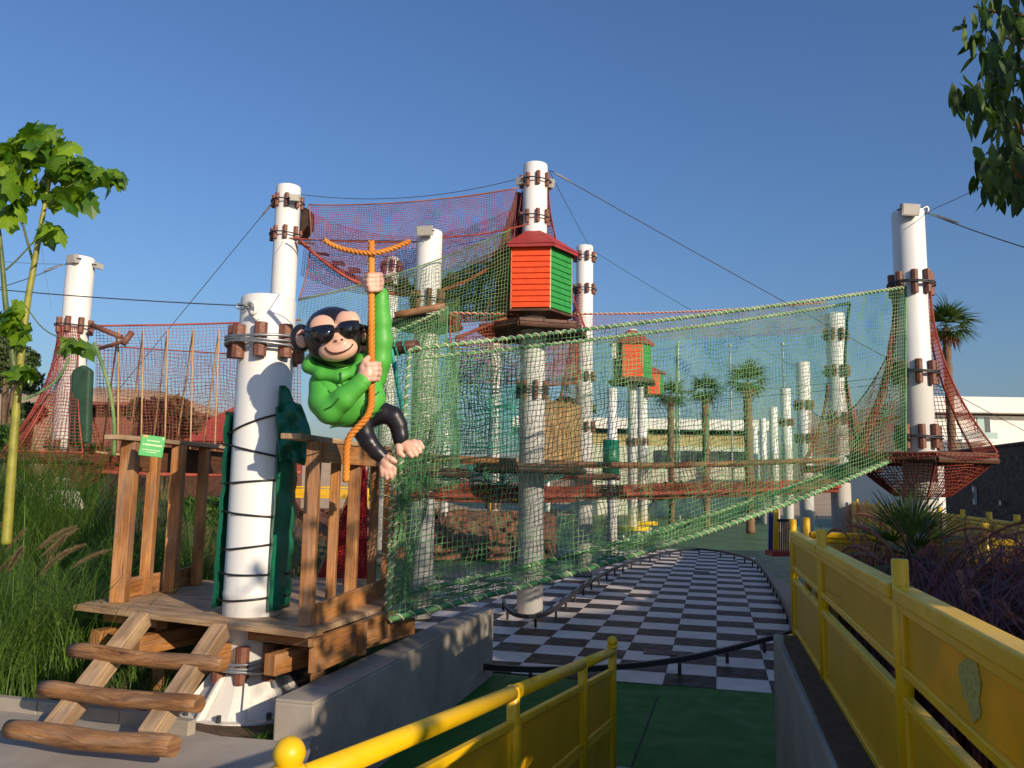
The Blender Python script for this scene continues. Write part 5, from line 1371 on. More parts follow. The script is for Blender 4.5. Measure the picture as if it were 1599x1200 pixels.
# legs and feet
figpart('leg', lambda p: chain(p, [((578, 652, 0), 17), ((598, 645, 4), 15.5), ((614, 650, 6), 14.5), ((622, 664, 6), 13), ((625, 680, 6), 12), ((626, 690, 6), 11.5)], 6), (552, 618, -26), (650, 712, 32), 2.3, PANTS, mk)
figpart('leg', lambda p: chain(p, [((566, 656, 10), 17), ((567, 674, 16), 15), ((575, 690, 20), 13.5), ((588, 706, 20), 12), ((597, 714, 20), 11)], 6), (540, 628, -16), (618, 734, 46), 2.3, PANTS, mk)
def f_foot(A):
    def f(p):
        d = chain(p, A[0], 5)
        for tz in A[1:]: d = smin(d, chain(p, tz, 2), 1.6)
        return d
    return f
figpart('foot', f_foot([[((626, 693, 7), 9.5), ((637, 698, 9), 9.5), ((646, 696, 10), 9)], [((622, 698, 14), 5.5), ((624, 707, 18), 5), ((629, 712, 19), 4)],
        [((646, 690, 10), 4.5), ((655, 692, 12), 4.3), ((660, 699, 13), 3.6)], [((645, 695, 12), 4.5), ((652, 700, 14), 4.3), ((656, 706, 15), 3.6)], [((641, 699, 14), 4.5), ((646, 706, 17), 4.2), ((650, 711, 17), 3.6)], [((636, 701, 15), 4.5), ((639, 708, 18), 4.2), ((643, 713, 18), 3.5)]]),
        (608, 676, -6), (672, 724, 30), 1.45, SKIN, mk)
figpart('foot', f_foot([[((600, 716, 21), 9.5), ((604, 725, 24), 9.5), ((606, 730, 25), 9)], [((606, 715, 30), 5.2), ((612, 718, 33), 4.6), ((617, 721, 33), 3.8)],
        [((610, 728, 27), 4.5), ((615, 733, 30), 4.2), ((616, 740, 30), 3.5)], [((606, 732, 28), 4.5), ((609, 739, 31), 4.2), ((611, 745, 31), 3.5)], [((601, 732, 28), 4.5), ((603, 740, 31), 4.2), ((604, 747, 31), 3.5)], [((596, 730, 27), 4.3), ((597, 737, 30), 4.0), ((597, 743, 30), 3.4)]]),
        (584, 700, 4), (626, 756, 44), 1.45, SKIN, mk)
# hands closed on the rope (rope runs at x=580, depth 26)
def f_fist(cx, cy, side):
    def f(p):
        d = sd_ell(p, (cx + 5 * side, cy, 14), (13, 16, 11)); d = smin(d, sd_caps(p, (cx + 7 * side, cy + 14, 8), (cx + 7 * side, cy + 24, 6), 10, 11), 4) if side > 0 else d
        for k in range(4):
            yy = cy - 11 + 7.2 * k; l = (0, 1.5, 1, -1.5)[k]
            fg = chain(p, [((cx + 12, yy, 18), 4.6), ((cx + 7, yy + .5, 31), 4.6), ((cx - 5 - l, yy + 1, 36), 4.5), ((cx - 11 - l, yy + 1.5, 29), 4.0)], 2); d = smin(d, fg, 1.4)
        return smin(d, chain(p, [((cx - 2, cy - 4, 8), 6), ((cx - 13, cy - 4, 16), 5.2), ((cx - 14, cy + 3, 24), 4.6)], 2), 2)
    return f
figpart('hand', f_fist(582, 441, 1), (556, 414, -10), (612, 476, 50), 1.5, SKIN, mk)
def f_hand2(p):
    d = sd_ell(p, (573, 583, 44), (14, 16, 12), .4); d = smin(d, sd_caps(p, (564, 594, 46), (572, 586, 46), 10, 11), 4)
    for k in range(4):
        yy = 569 + 7.6 * k; l = (0, 1, .5, -2)[k]
        d = smin(d, chain(p, [((574, yy + 1, 52), 4.7), ((586 + l, yy, 45), 4.6), ((591 + l, yy + .5, 34), 4.5), ((586, yy + 1, 20), 4)], 2), 1.5)
    return smin(d, chain(p, [((566, 575, 48), 5.5), ((570, 564, 48), 5), ((575, 559, 44), 4.2)], 2), 3)
figpart('hand', f_hand2, (546, 548, 8), (604, 612, 68), 1.5, SKIN, mk)

def twisted(name, pts, R, pitch, mat, parent, sub=None):
    p = resample(pts, pitch / 12); m = len(p); tg = np.gradient(p, axis=0); tg /= (np.linalg.norm(tg, axis=1)[:, None] + 1e-9)
    a = np.empty_like(p); v = nrm(np.cross(tg[0], V3(.1, 1, .2)))
    for i in range(m): v = nrm(v - tg[i] * (v @ tg[i])); a[i] = v
    b = np.cross(tg, a); st_ = np.concatenate([[0], np.cumsum(np.linalg.norm(np.diff(p, axis=0), axis=1))])
    for k in range(3):
        ph = 2 * np.pi * (st_ / pitch) + 2 * np.pi * k / 3; q = p + R * .52 * (np.cos(ph)[:, None] * a + np.sin(ph)[:, None] * b)
        MB().tube(q, R * .56, 8).build(name, mat, parent, smooth=True)
rope_d = 27
rp_ = [(580, 377, rope_d), (580, 430, rope_d), (580, 520, rope_d + 4), (580, 590, rope_d + 6), (580.5, 622, 40), (579, 640, 46), (571, 655, 50), (558, 668, 52), (545, 682, 52), (541, 700, 51), (541, 725, 50), (540, 752, 50)]
t = thing('climbing_rope', 'thick twisted orange rope the monkey figure holds, hanging over the railing', 'rope', toW(rp_[0]))
twisted('strand', toW(chaikin(np.array(rp_, float), 3)), .0235, .10, ORROPE, t)
t = thing('swag_rope', 'orange twisted rope sagging across the top of the climbing rope', 'rope', toW((509, 378, rope_d)))
sw = chaikin(np.array([(506, 375, rope_d), (520, 384, rope_d), (545, 392, rope_d + 6), (575, 396, rope_d + 8), (590, 395, rope_d + 8), (612, 389, rope_d + 4), (640, 377, rope_d)], float), 3)
twisted('strand', toW(sw), .0185, .09, ORROPE, t)
w0, w1 = toW((506, 375, rope_d)), toW((640, 377, rope_d)); top = toW((580, 377, rope_d))
MB().tube(sagline(w0, P(446, 372, 14.0), .02), .004, 5).build('stay_wire', WIRE, t); MB().tube(sagline(w1, P(662, 378, 13.3), .0), .004, 5).build('stay_wire', WIRE, t); MB().tube(sagline(w0, w1, .0), .004, 5).build('stay_wire', WIRE, t)

# ================================================================== VEGETATION
def rot_to(zdir, roll=0.0):
    q = Vector(zdir).to_track_quat('Z', 'Y'); return (q.to_matrix().to_4x4() @ Matrix.Rotation(roll, 4, 'Z'))
def place(name, me, parent, pos, zdir, roll, s):
    o = link(name, me, parent); b = wloc(parent)
    m = rot_to(zdir, roll); m = Matrix.Translation(Vector((np.asarray(pos, float) - b).tolist())) @ m @ Matrix.Scale(s, 4); o.matrix_local = m
    return o
# ---- lobed leaf: hangs along -Y from the stalk tip, normal +Z
def lobed_leaf(seed, mat):
    rg = np.random.default_rng(seed)
    ang = np.radians([90, 58, 40, 14, -8, -34, -52, -90]); rad = [.20, .72, .63, .88, .70, .95, .76, 1.0]
    right = [(rad[i] * math.cos(a) * .62, rad[i] * math.sin(a) - .18) for i, a in enumerate(ang)]
    V = []; F = []
    mid = [(0, -.02 - .26 * i) for i in range(5)]
    def z(x, y): return -.34 * abs(x) ** 1.3 - .22 * (y + .1) ** 2 + .03 * math.sin(9 * x + seed) 
    def side(sgn):
        b = len(V)
        pts = [(sgn * x * rg.uniform(.9, 1.1), y * rg.uniform(.95, 1.05)) for x, y in right]; pts[-1] = (0, -1.18); pts[0] = (0, 0.0)
        V.append((0, -.22, z(0, -.22) + .02)); V.extend([(x, y, z(x, y)) for x, y in pts])
        for i in range(1, len(pts)):
            F.append((b, b + i, b + i + 1) if sgn > 0 else (b, b + i + 1, b + i))
    side(1); side(-1)
    me = bpy.data.meshes.new('leaf'); me.from_pydata(V, [], F); me.materials.append(mat); me.update(); return me
LL = [lobed_leaf(s, LEAF_L) for s in range(5)]
def stem(mb, pts, Y, r0, r1, n=8):
    Yv = np.linspace(Y, Y, len(pts)) if np.ndim(Y) == 0 else Y
    p = chaikin(np.array([P(x, y, yy) for (x, y), yy in zip(pts, Yv)]), 2); mb.tube(p, np.linspace(r0, r1, len(p)), n)
YT = 6.6
t = thing('young_tree', 'young tree with yellow green stem and large lobed leaves at the left edge', 'tree', P(14, 800, YT))
tr = MB(); stem(tr, [(10, 850), (16, 760), (22, 680), (27, 620), (34, 540), (43, 470), (52, 420), (62, 365), (69, 325), (76, 290), (84, 250)], YT, .042, .012); tr.build('trunk', STEMY, t, smooth=True)
b = MB(); stem(b, [(25, 600), (18, 540), (9, 480), (5, 430), (0, 370), (-6, 330)], YT - .1, .03, .012); stem(b, [(52, 410), (42, 375), (32, 335), (27, 300), (20, 270)], YT + .1, .012, .007)
stem(b, [(9, 422), (28, 405), (55, 375)], YT, .008, .006); stem(b, [(72, 322), (95, 315), (125, 308)], YT, .008, .005); stem(b, [(72, 318), (105, 290), (150, 275)], YT - .1, .008, .004); stem(b, [(70, 330), (60, 290), (50, 250)], YT, .009, .004)
stem(b, [(74, 300), (75, 260), (60, 215)], YT, .008, .004); stem(b, [(76, 290), (98, 250), (112, 225)], YT, .008, .004); stem(b, [(40, 478), (70, 520), (112, 532)], YT - .3, .006, .004)
stem(b, [(0, 330), (20, 300), (40, 260)], YT, .008, .004); stem(b, [(20, 560), (12, 560), (8, 520)], YT, .006, .003); stem(b, [(80, 480), (60, 360), (78, 362)], YT, .001, .001)
b.build('branches', STEMG, t, smooth=True)
cl = [(72, 205, 26, 12, 9), (40, 225, 20, 14, 7), (105, 240, 22, 12, 9), (15, 240, 18, 14, 7), (85, 265, 26, 14, 9), (120, 262, 14, 10, 5), (150, 272, 14, 8, 6), (180, 274, 12, 8, 6), (55, 290, 24, 14, 8), (10, 300, 16, 16, 7), (95, 300, 18, 10, 6), (128, 302, 10, 8, 5),
      (78, 360, 12, 5, 6), (30, 320, 14, 12, 5), (8, 335, 10, 10, 4), (115, 535, 14, 5, 7), (35, 578, 14, 5, 6), (22, 485, 12, 8, 6), (10, 500, 10, 12, 4), (38, 515, 8, 8, 3), (62, 240, 20, 14, 7), (5, 265, 12, 14, 6)]
for cx, cy, sx_, sy_, n_ in cl:
    for k in range(int(n_ * 2.0)):
        x, y = cx + RNG.normal() * sx_ * .62, cy + RNG.normal() * sy_ * .62
        dx = x - cx; p = P(x, y, YT + RNG.normal() * .16)
        out = nrm(V3(dx * .05 + RNG.normal() * .7, RNG.normal() * .8 - .35, RNG.uniform(.25, 1.0)))   # blade normal: up and outward
        down = V3(RNG.normal() * .45 + dx * .035, RNG.normal() * .35, -1.0); yv = nrm(-(down - out * (down @ out))); xv = np.cross(yv, out)
        o = link('leaf', LL[int(RNG.integers(5))], t); s_ = RNG.uniform(.09, .165); q = p - wloc(t)
        o.matrix_local = Matrix(((xv[0] * s_, yv[0] * s_, out[0] * s_, q[0]), (xv[1] * s_, yv[1] * s_, out[1] * s_, q[1]), (xv[2] * s_, yv[2] * s_, out[2] * s_, q[2]), (0, 0, 0, 1)))
# ---- mango-like hanging leaves in the top right corner
def long_leaf(seed, mat):
    rg = np.random.default_rng(seed); V = []; F = []; n_ = 6
    for i in range(n_ + 1):
        s = i / n_; w = .155 * math.sin(math.pi * min(1, s ** .75 * .98 + .02)) ** .8 + .004; bend = .16 * s * s + .03 * math.sin(6 * s + seed)
        V += [(-w, -s, -bend - .35 * w), (0, -s, -bend), (w, -s, -bend - .35 * w)]
    for i in range(n_):
        a = 3 * i; F += [(a, a + 3, a + 4, a + 1), (a + 1, a + 4, a + 5, a + 2)]
    me = bpy.data.meshes.new('leaf'); me.from_pydata(V, [], F); me.materials.append(mat)
    me.polygons.foreach_set('use_smooth', [True] * len(F)); me.update(); return me
LR = [long_leaf(s, LEAF_R) for s in range(5)]; LD_ = [long_leaf(9, LEAF_DRY)]
YR = 4.1
t = thing('mango_tree', 'dark leafy branch of a tree hanging into the top right corner', 'tree', V3(6.3, 1.6, .2))
tr = MB(); crown_c = V3(5.4, 2.4, 5.0)
tr.tube(chaikin([V3(6.3, 1.6, .1), V3(6.25, 1.65, 1.8), V3(6.1, 1.9, 3.2), V3(5.9, 2.1, 4.6), V3(5.7, 2.3, 5.6)], 2), np.linspace(.16, .07, 20), 12) if False else tr.tube(resample(chaikin([V3(6.3, 1.6, .1), V3(6.25, 1.65, 1.8), V3(6.1, 1.9, 3.2), V3(5.9, 2.1, 4.6), V3(5.7, 2.3, 5.6)], 2), .3), .13, 12)
tr.build('trunk', BARK, t, smooth=True)
limb = MB()
lims = [[(1720, -60), (1650, 0), (1600, 30), (1560, 20), (1520, 10)], [(1720, 40), (1640, 90), (1590, 110), (1545, 120)], [(1720, 200), (1650, 215), (1590, 230), (1550, 250)], [(1720, 10), (1660, 40), (1600, 70), (1570, 60)]]
for L in lims:
    p = [V3(5.8, 2.3, 4.9)] + [P(x, y, YR) for x, y in L]; p = resample(chaikin(p, 2), .15); limb.tube(p, np.linspace(.05, .006, len(p)), 7)
limb.build('limb', BARK, t, smooth=True)
sp = [(1555, 10, 30, 26), (1590, 25, 30, 22), (1512, 40, 9, 3), (1530, 55, 12, 8), (1560, 75, 22, 18), (1590, 90, 18, 18), (1510, 130, 14, 10), (1500, 160, 9, 7), (1535, 140, 18, 18), (1565, 140, 22, 22), (1590, 160, 16, 16), (1540, 175, 16, 12), (1575, 190, 18, 14), (1595, 205, 10, 9), (1550, 240, 16, 12), (1580, 245, 18, 18), (1535, 270, 9, 7), (1560, 275, 16, 12), (1590, 280, 10, 12)]
nl = 0
for cx, cy, sr, n_ in sp:
    for k in range(n_):
        x, y = cx - 9 + RNG.normal() * sr * .6, cy + RNG.normal() * sr * .5
        if x < 1486: continue
        p = P(x, y, YR + RNG.normal() * .25); out = nrm(V3(RNG.normal(), RNG.normal() - .3, RNG.uniform(-.1, .8)))
        down = V3(RNG.normal() * .28 - .05, RNG.normal() * .25, -1.0); yv = nrm(-(down - out * (down @ out))); xv = np.cross(yv, out)
        dry = RNG.random() < .03 and x > 1560; s_ = RNG.uniform(.085, .15); q = p - wloc(t)
        o = link('leaf', (LD_ if dry else LR)[0 if dry else int(RNG.integers(5))], t); nl += 1
        o.matrix_local = Matrix(((xv[0] * s_, yv[0] * s_, out[0] * s_, q[0]), (xv[1] * s_, yv[1] * s_, out[1] * s_, q[1]), (xv[2] * s_, yv[2] * s_, out[2] * s_, q[2]), (0, 0, 0, 1)))
def leaf_cloud(name, centers, radii, counts, size, mat, parent, kind='stuff', droop=.3, long=1.6):
    Vs = []; Qs = []; cs = []; n0 = 0
    for c, r, n_ in zip(centers, radii, counts):
        d = RNG.normal(size=(n_, 3)); d /= np.linalg.norm(d, axis=1)[:, None]; rad = RNG.random(n_) ** .45
        p = np.asarray(c) + d * rad[:, None] * np.asarray(r)
        nn = d * .6 + RNG.normal(size=(n_, 3)) * .7 + V3(0, 0, .5); nn /= np.linalg.norm(nn, axis=1)[:, None]
        a = RNG.normal(size=(n_, 3)) + V3(0, 0, -droop); a -= nn * (a * nn).sum(1)[:, None]; a /= np.linalg.norm(a, axis=1)[:, None]; b_ = np.cross(nn, a)
        s = size * RNG.uniform(.6, 1.3, n_)[:, None]
        Vs.append(np.stack([p - a * s * long / 2, p + b_ * s * .35, p + a * s * long / 2, p - b_ * s * .35], 1).reshape(-1, 3))
        Qs.append(np.arange(4 * n_).reshape(-1, 4) + n0); n0 += 4 * n_; cs.append(np.repeat(np.clip(RNG.normal(.5, .25, n_) + RNG.normal() * .12, 0, 1), 4))
    o = np_mesh(name, np.concatenate(Vs), np.concatenate(Qs), mat, parent, col=np.concatenate(cs)); o['kind'] = kind; return o
ex = MB()
V_, F_, n0 = [], [], 0
for k in range(1000):
    cx, cy = (1530 + 230 * RNG.random() ** .8, RNG.uniform(-160, 205)) if k % 3 else (1545 + 190 * RNG.random(), RNG.uniform(225, 305))
    p = P(cx, cy, YR + .25 + RNG.normal() * .3); me_ = LR[k % 5]; out = nrm(V3(RNG.normal(), RNG.normal() - .3, RNG.uniform(-.1, .8))); down = V3(RNG.normal() * .3, RNG.normal() * .25, -1.0)
    yv = nrm(-(down - out * (down @ out))); xv = np.cross(yv, out); s_ = RNG.uniform(.08, .15); c3 = np.array([v.co[:] for v in me_.vertices]) * s_
    V_.append(p + c3[:, :1] * xv + c3[:, 1:2] * yv + c3[:, 2:] * out); F_ += [[i + n0 for i in pg.vertices] for pg in me_.polygons]; n0 += len(c3)
tag(np_mesh('inner_leaves', np.concatenate(V_), np.array(F_), LEAF_R, t, smooth=True), kind='stuff')
# crown of that tree outside the frame (it shades the fence and ramp)
cc = [V3(6.2, 1.4, 5.2), V3(5.3, 0.4, 4.6), V3(7.2, 2.0, 5.8), V3(4.9, 2.3, 5.3), V3(6.4, .2, 6.0), V3(5.4, -.3, 5.3), V3(5.9, -1.1, 4.2), V3(6.9, 0.8, 4.0)]
leaf_cloud('crown', cc + [V3(4.0, -.9, 4.4), V3(4.3, -.45, 3.5), V3(5.1, .2, 3.5), V3(4.7, -.1, 3.25)], [(1.2, 1.2, .9)] * len(cc) + [(.5, .5, .6)] + [(.75, .75, .5)] * 3, [250] * len(cc) + [60] + [620] * 3, .17, LEAF_H, t)  # last four clusters added to shade the concrete wall and nearest post
# unseen trees added behind the photographer to cast dappled shade
def back_tree(x, y, z0, h, rc, n_, lab, leafn=800):
    t = thing('shade_tree', lab, 'tree', (x, y, z0)); MB().tube(resample(chaikin([V3(x, y, z0), V3(x + .1, y, z0 + h * .4), V3(x, y + .1, z0 + h * .8)], 2), .3), .12, 10).build('trunk', BARK, t, smooth=True)
    cs = [V3(x, y, z0 + h) + RNG.normal(size=3) * V3(rc * .55, rc * .55, rc * .35) for _ in range(n_)]
    leaf_cloud('crown', cs, [(rc * .5, rc * .5, rc * .42)] * n_, [leafn] * n_, .17, LEAF_H, t)
back_tree(*st(1.1, 7.5), .5, 3.3, 1.2, 8, 'leafy shade tree added behind the photographer beside the path', 50)
back_tree(*st(4.4, 8.5), .5, 4.1, 1.8, 10, 'wide leafy shade tree added behind the photographer near the ramp', 190)
back_tree(*st(-1.2, 5.6), .5, 2.6, .8, 7, 'small leafy shade tree added behind the photographer at the path', 200)

# ---- palms
def fan_mesh(nb, L, spread, droop, mat, name, w=.045, seed=0):
    rg = np.random.default_rng(seed); V = []; F = []
    pl = .55 * L; V += [(-.012, 0, 0), (.012, 0, 0), (.008, pl, -.02), (-.008, pl, -.02)]; F.append((0, 1, 2, 3))
    for i in range(nb):
        a = (i / (nb - 1) - .5) * spread; l = L * (1 - .25 * abs(i / (nb - 1) - .5) * 2) * rg.uniform(.85, 1.1); d = (math.sin(a), math.cos(a)); s = (d[1], -d[0]); b = len(V); ph = rg.uniform(.7, 1.3)
        for j in range(4):
            q = j / 3; ww = w * (.35 + 1.1 * q * (1 - q) * 2) * (1 - q ** 4) + .002; zz = -droop * ph * l * q ** 2.2
            cx, cy = d[0] * l * q, pl + d[1] * l * q
            V += [(cx - s[0] * ww, cy - s[1] * ww, zz - .02), (cx + s[0] * ww, cy + s[1] * ww, zz - .02)]
        for j in range(3): F.append((b + 2 * j, b + 2 * j + 1, b + 2 * j + 3, b + 2 * j + 2))
    me = bpy.data.meshes.new(name); me.from_pydata(V, [], F); me.materials.append(mat); me.update(); return me
FR = [fan_mesh(15, .85, 2.7, .42, LEAF_P, 'frond', w=.034, seed=s) for s in range(4)]; FRD = fan_mesh(12, .8, 2.0, .5, LEAF_BR if False else LEAF_DRY, 'frond', seed=9)
def palm(label, px, py_top, py_base, Y, crown_px, nf=30, r=.2, z0=None, trunk=True):
    top = P(px, py_top, Y); base = P(px, py_base, Y) if z0 is None else V3(top[0], Y, z0); s = crown_px * Y / FPX
    t = thing('palm_tree', label, 'palm', (top[0], Y, base[2]), 'fan palms beyond the park')
    z = np.linspace(base[2], top[2], 40); mb = MB(); mb.tube(np.stack([np.full(40, top[0]), np.full(40, Y), z], 1), r * (1 + .10 * np.sin(np.arange(40) * 2.4)), 12); mb.build('trunk', PALMB, t, smooth=True)
    for k in range(nf):
        az = k * 2.399 + RNG.uniform(-.2, .2); el = math.radians(78 - 118 * (k / nf) ** .9 + RNG.uniform(-7, 7)); d = V3(math.cos(az) * math.cos(el), math.sin(az) * math.cos(el), math.sin(el))
        up = V3(0, 0, 1) if abs(d[2]) < .95 else V3(1, 0, 0); xv = nrm(np.cross(d, up)); zv = np.cross(xv, d); q = V3(0, 0, top[2] - base[2] + .0); sc = s * RNG.uniform(.8, 1.1) * (1.0 if el > -.3 else .8) / 1.25
        dead = k > nf * .93
        o = link('frond', FRD if dead else FR[k % 4], t)
        o.matrix_local = Matrix(((xv[0] * sc, d[0] * sc, zv[0] * sc, q[0]), (xv[1] * sc, d[1] * sc, zv[1] * sc, q[1]), (xv[2] * sc, d[2] * sc, zv[2] * sc, q[2]), (0, 0, 0, 1)))
palm('tall fan palm right of the right end post in front of the white building', 1477, 513, 700, 26, 54, r=.13, z0=0)
palm('fan palm behind the net, tallest of the three in the middle', 1167, 598, 720, 40, 42, r=.22, z0=0)
palm('fan palm behind the net, middle one of the three', 1101, 612, 720, 44, 36, r=.2, z0=0)
palm('fan palm behind the net, nearest to the small distant tower', 1047, 618, 720, 48, 35, r=.2, z0=0)
# small palm in the planter
t = thing('palm_plant', 'small spiky fan palm growing in the planter in front of the right end post', 'palm', P(1424, 862, 5.2))
base = P(1424, 892, 5.2); mb = MB(); mb.tube([base - V3(0, 0, .35), base, base + V3(0, 0, .12)], [.018, .022, .02], 8); mb.build('stem', PALMB, t, smooth=True)
FS = [fan_mesh(11, .30, 1.7, .12, LEAF_P, 'frond', w=.006, seed=20 + s) for s in range(3)]
for k in range(26):
    az = k * 2.399; el = math.radians(84 - 95 * (k / 26) + RNG.uniform(-8, 8)); d = V3(math.cos(az) * math.cos(el), math.sin(az) * math.cos(el), math.sin(el)); xv = nrm(np.cross(d, V3(.01, .02, 1))); zv = np.cross(xv, d); sc = RNG.uniform(.85, 1.15); q = base + V3(0, 0, .1) - wloc(t)
    o = link('frond', FS[k % 3], t); o.matrix_local = Matrix(((xv[0] * sc, d[0] * sc, zv[0] * sc, q[0]), (xv[1] * sc, d[1] * sc, zv[1] * sc, q[1]), (xv[2] * sc, d[2] * sc, zv[2] * sc, q[2]), (0, 0, 0, 1)))

# ---- grasses
def blades(name, pos, length, width, lean, mat, parent=None, seg=5, curl=1.6, stiff=None, azim=None):
    n_ = len(pos); az = RNG.uniform(0, 2 * PI, n_) if azim is None else azim; L = length; le = lean
    t_ = np.linspace(0, 1, seg + 1); d = np.stack([np.cos(az), np.sin(az)], 1); s = np.stack([-np.sin(az), np.cos(az)], 1)
    ang = le[:, None] + (curl * RNG.uniform(.5, 1.2, n_))[:, None] * t_[None] ** 1.5      # angle from vertical
    dx = np.cumsum(np.sin(ang), 1) * (L / seg)[:, None]; dz = np.cumsum(np.cos(ang), 1) * (L / seg)[:, None]; dx -= dx[:, :1]; dz -= dz[:, :1]
    c = np.zeros((n_, seg + 1, 3)); c[..., 0] = pos[:, None, 0] + d[:, None, 0] * dx; c[..., 1] = pos[:, None, 1] + d[:, None, 1] * dx; c[..., 2] = pos[:, None, 2] + dz
    w = width[:, None] * (1 - t_[None] ** 2 * .92); sv = np.zeros_like(c); sv[..., 0] = s[:, None, 0] * w; sv[..., 1] = s[:, None, 1] * w
    V = np.stack([c - sv, c + sv], 2).reshape(-1, 3); idx = np.arange(n_ * (seg + 1) * 2).reshape(n_, seg + 1, 2)
    Q = np.stack([idx[:, :-1, 0], idx[:, :-1, 1], idx[:, 1:, 1], idx[:, 1:, 0]], -1).reshape(-1, 4)
    col = np.clip(RNG.normal(.45, .22, n_), 0, 1); col = np.repeat(col, (seg + 1) * 2)
    o = np_mesh(name, V, Q, mat, parent, col=col); return o, c
def bedz(x, y): return bed_z(np.asarray(x), np.asarray(y))
def in_poly(x, y, poly):
    ins = np.zeros(len(x), bool); n_ = len(poly)
    for i in range(n_):
        x1, y1 = poly[i][:2]; x2, y2 = poly[(i + 1) % n_][:2]
        c = ((y1 > y) != (y2 > y)) & (x < (x2 - x1) * (y - y1) / (y2 - y1 + 1e-12) + x1); ins ^= c
    return ins
def scatter(poly, n_, clump=0, cs=.12):
    poly = np.array([p[:2] for p in poly]); lo, hi = poly.min(0), poly.max(0); out = []
    while len(out) < n_:
        q = RNG.uniform(lo, hi, (n_ * 2, 2))
        if clump:
            cn = RNG.uniform(lo, hi, (clump, 2)); q = cn[RNG.integers(clump, size=n_ * 2)] + RNG.normal(size=(n_ * 2, 2)) * cs
        q = q[in_poly(q[:, 0], q[:, 1], poly)]; out.extend(q.tolist())
    return np.array(out[:n_])
# tall green grass on the left: dense clumps in front, thinner behind the deck
zone = [(-4.6, 5.25), G(70, 1085, .5), G(165, 1085, .5), (-3.35, 6.75), (-3.55, 7.6), (-3.1, 8.9), (-1.9, 9.6), (-2.0, 10.6), (-9.5, 11.5), (-7.2, 6.2)]
p1 = np.concatenate([scatter(zone, 11000, clump=170, cs=.14), scatter([(-4.9, 5.5), G(40, 1085, .5), G(165, 1085, .5), (-3.4, 6.75), (-4.6, 7.6), (-5.6, 6.6)], 2800, clump=46, cs=.12)]); dk = in_poly(p1[:, 0], p1[:, 1], DK)
p1 = p1[~dk]; z1 = bedz(p1[:, 0], p1[:, 1]); n1 = len(p1); L1 = RNG.uniform(.65, 1.35, n1) * (1 + .25 * np.clip((p1[:, 1] - 6) / 4, 0, 1)) * np.where(p1[:, 1] < 6.2, .78, 1.12) * np.where(p1[:, 1] > 8.8, 1.3, 1.0)
o, _ = blades('tall_grass', np.column_stack([p1, z1]), L1, RNG.uniform(.0025, .0055, n1), np.abs(RNG.normal(.10, .12, n1)), GRASS, curl=1.5); tag(o, 'tall green grass in clumps left of and behind the wooden deck', 'grass', kind='stuff')
p1 = scatter([(-3.4, 6.9), (-2.9, 6.6), (-2.6, 7.0), (-2.4, 8.6), (-3.4, 8.0)], 900); z1 = bedz(p1[:, 0], p1[:, 1])
o, _ = blades('short_grass', np.column_stack([p1, z1]), RNG.uniform(.2, .6, 900), RNG.uniform(.002, .004, 900), np.abs(RNG.normal(.3, .2, 900)), GRASS); tag(o, 'short grass growing through under the deck', 'grass', kind='stuff')
# foxtail plumes
def plumes(name, label, base, length, lean, az, r, mat, stem_mat, plume_frac=.35, curl=1.4, kind='stuff', nhair=46):
    n_ = len(base); seg = 16; t_ = np.linspace(0, 1, seg + 1); ang = lean[:, None] + (curl * RNG.uniform(.7, 1.25, n_))[:, None] * t_[None] ** 1.8
    dx = np.cumsum(np.sin(ang), 1) * (length / seg)[:, None]; dz = np.cumsum(np.cos(ang), 1) * (length / seg)[:, None]; dx -= dx[:, :1]; dz -= dz[:, :1]
    c = np.zeros((n_, seg + 1, 3)); c[..., 0] = base[:, None, 0] + np.cos(az)[:, None] * dx; c[..., 1] = base[:, None, 1] + np.sin(az)[:, None] * dx; c[..., 2] = base[:, None, 2] + dz
    v, q = cord_mesh(c, .0016, 3); so = np_mesh(name + '_stems', v, q, stem_mat, None, col=np.full(len(v), .4)); tag(so, label + ', the thin stems', 'grass', kind=kind)
    k0 = int(seg * (1 - plume_frac)); Vs = []; cs = []
    for i in range(n_):
        pl = resample(c[i, k0:], .006); m = len(pl); rr = r * np.sin(np.pi * np.clip(np.linspace(.06, .97, m), 0, 1)) ** .6
        h = 8; pp = np.repeat(pl, h, 0); R = np.repeat(rr, h); tg = np.repeat(np.gradient(pl, axis=0), h, 0); tg /= np.linalg.norm(tg, axis=1)[:, None]
        d = RNG.normal(size=(m * h, 3)); d -= tg * (d * tg).sum(1)[:, None]; d /= np.linalg.norm(d, axis=1)[:, None]; tip = pp + d * (R * RNG.uniform(.7, 1.3, m * h))[:, None] + tg * (R * 1.3)[:, None]
        sd = np.cross(d, tg) * .0019; Vs.append(np.stack([pp - sd, pp + sd, tip], 1).reshape(-1, 3)); cs.append(np.repeat(np.clip(RNG.normal(.5, .25, m * h), 0, 1), 3))
    V = np.concatenate(Vs); o = np_mesh(name, V, np.arange(len(V)).reshape(-1, 3), mat, None, col=np.concatenate(cs)); tag(o, label, 'grass', kind=kind)
b1 = np.array([G(x, y, .5) for x, y in [(-60, 1040), (-45, 1020), (-30, 1060), (-20, 1010), (-70, 1000), (-15, 1050), (5, 1070), (15, 1060), (-40, 1075), (-80, 1030), (-10, 1075), (-95, 1010), (-25, 1085)]])
plumes('foxtail_plumes', 'tan feathery foxtail plumes at the left edge', b1, RNG.uniform(1.25, 1.6, len(b1)), RNG.uniform(.05, .3, len(b1)), RNG.uniform(-.7, .6, len(b1)), .034, PLUMET, GRASS, .22, .95)
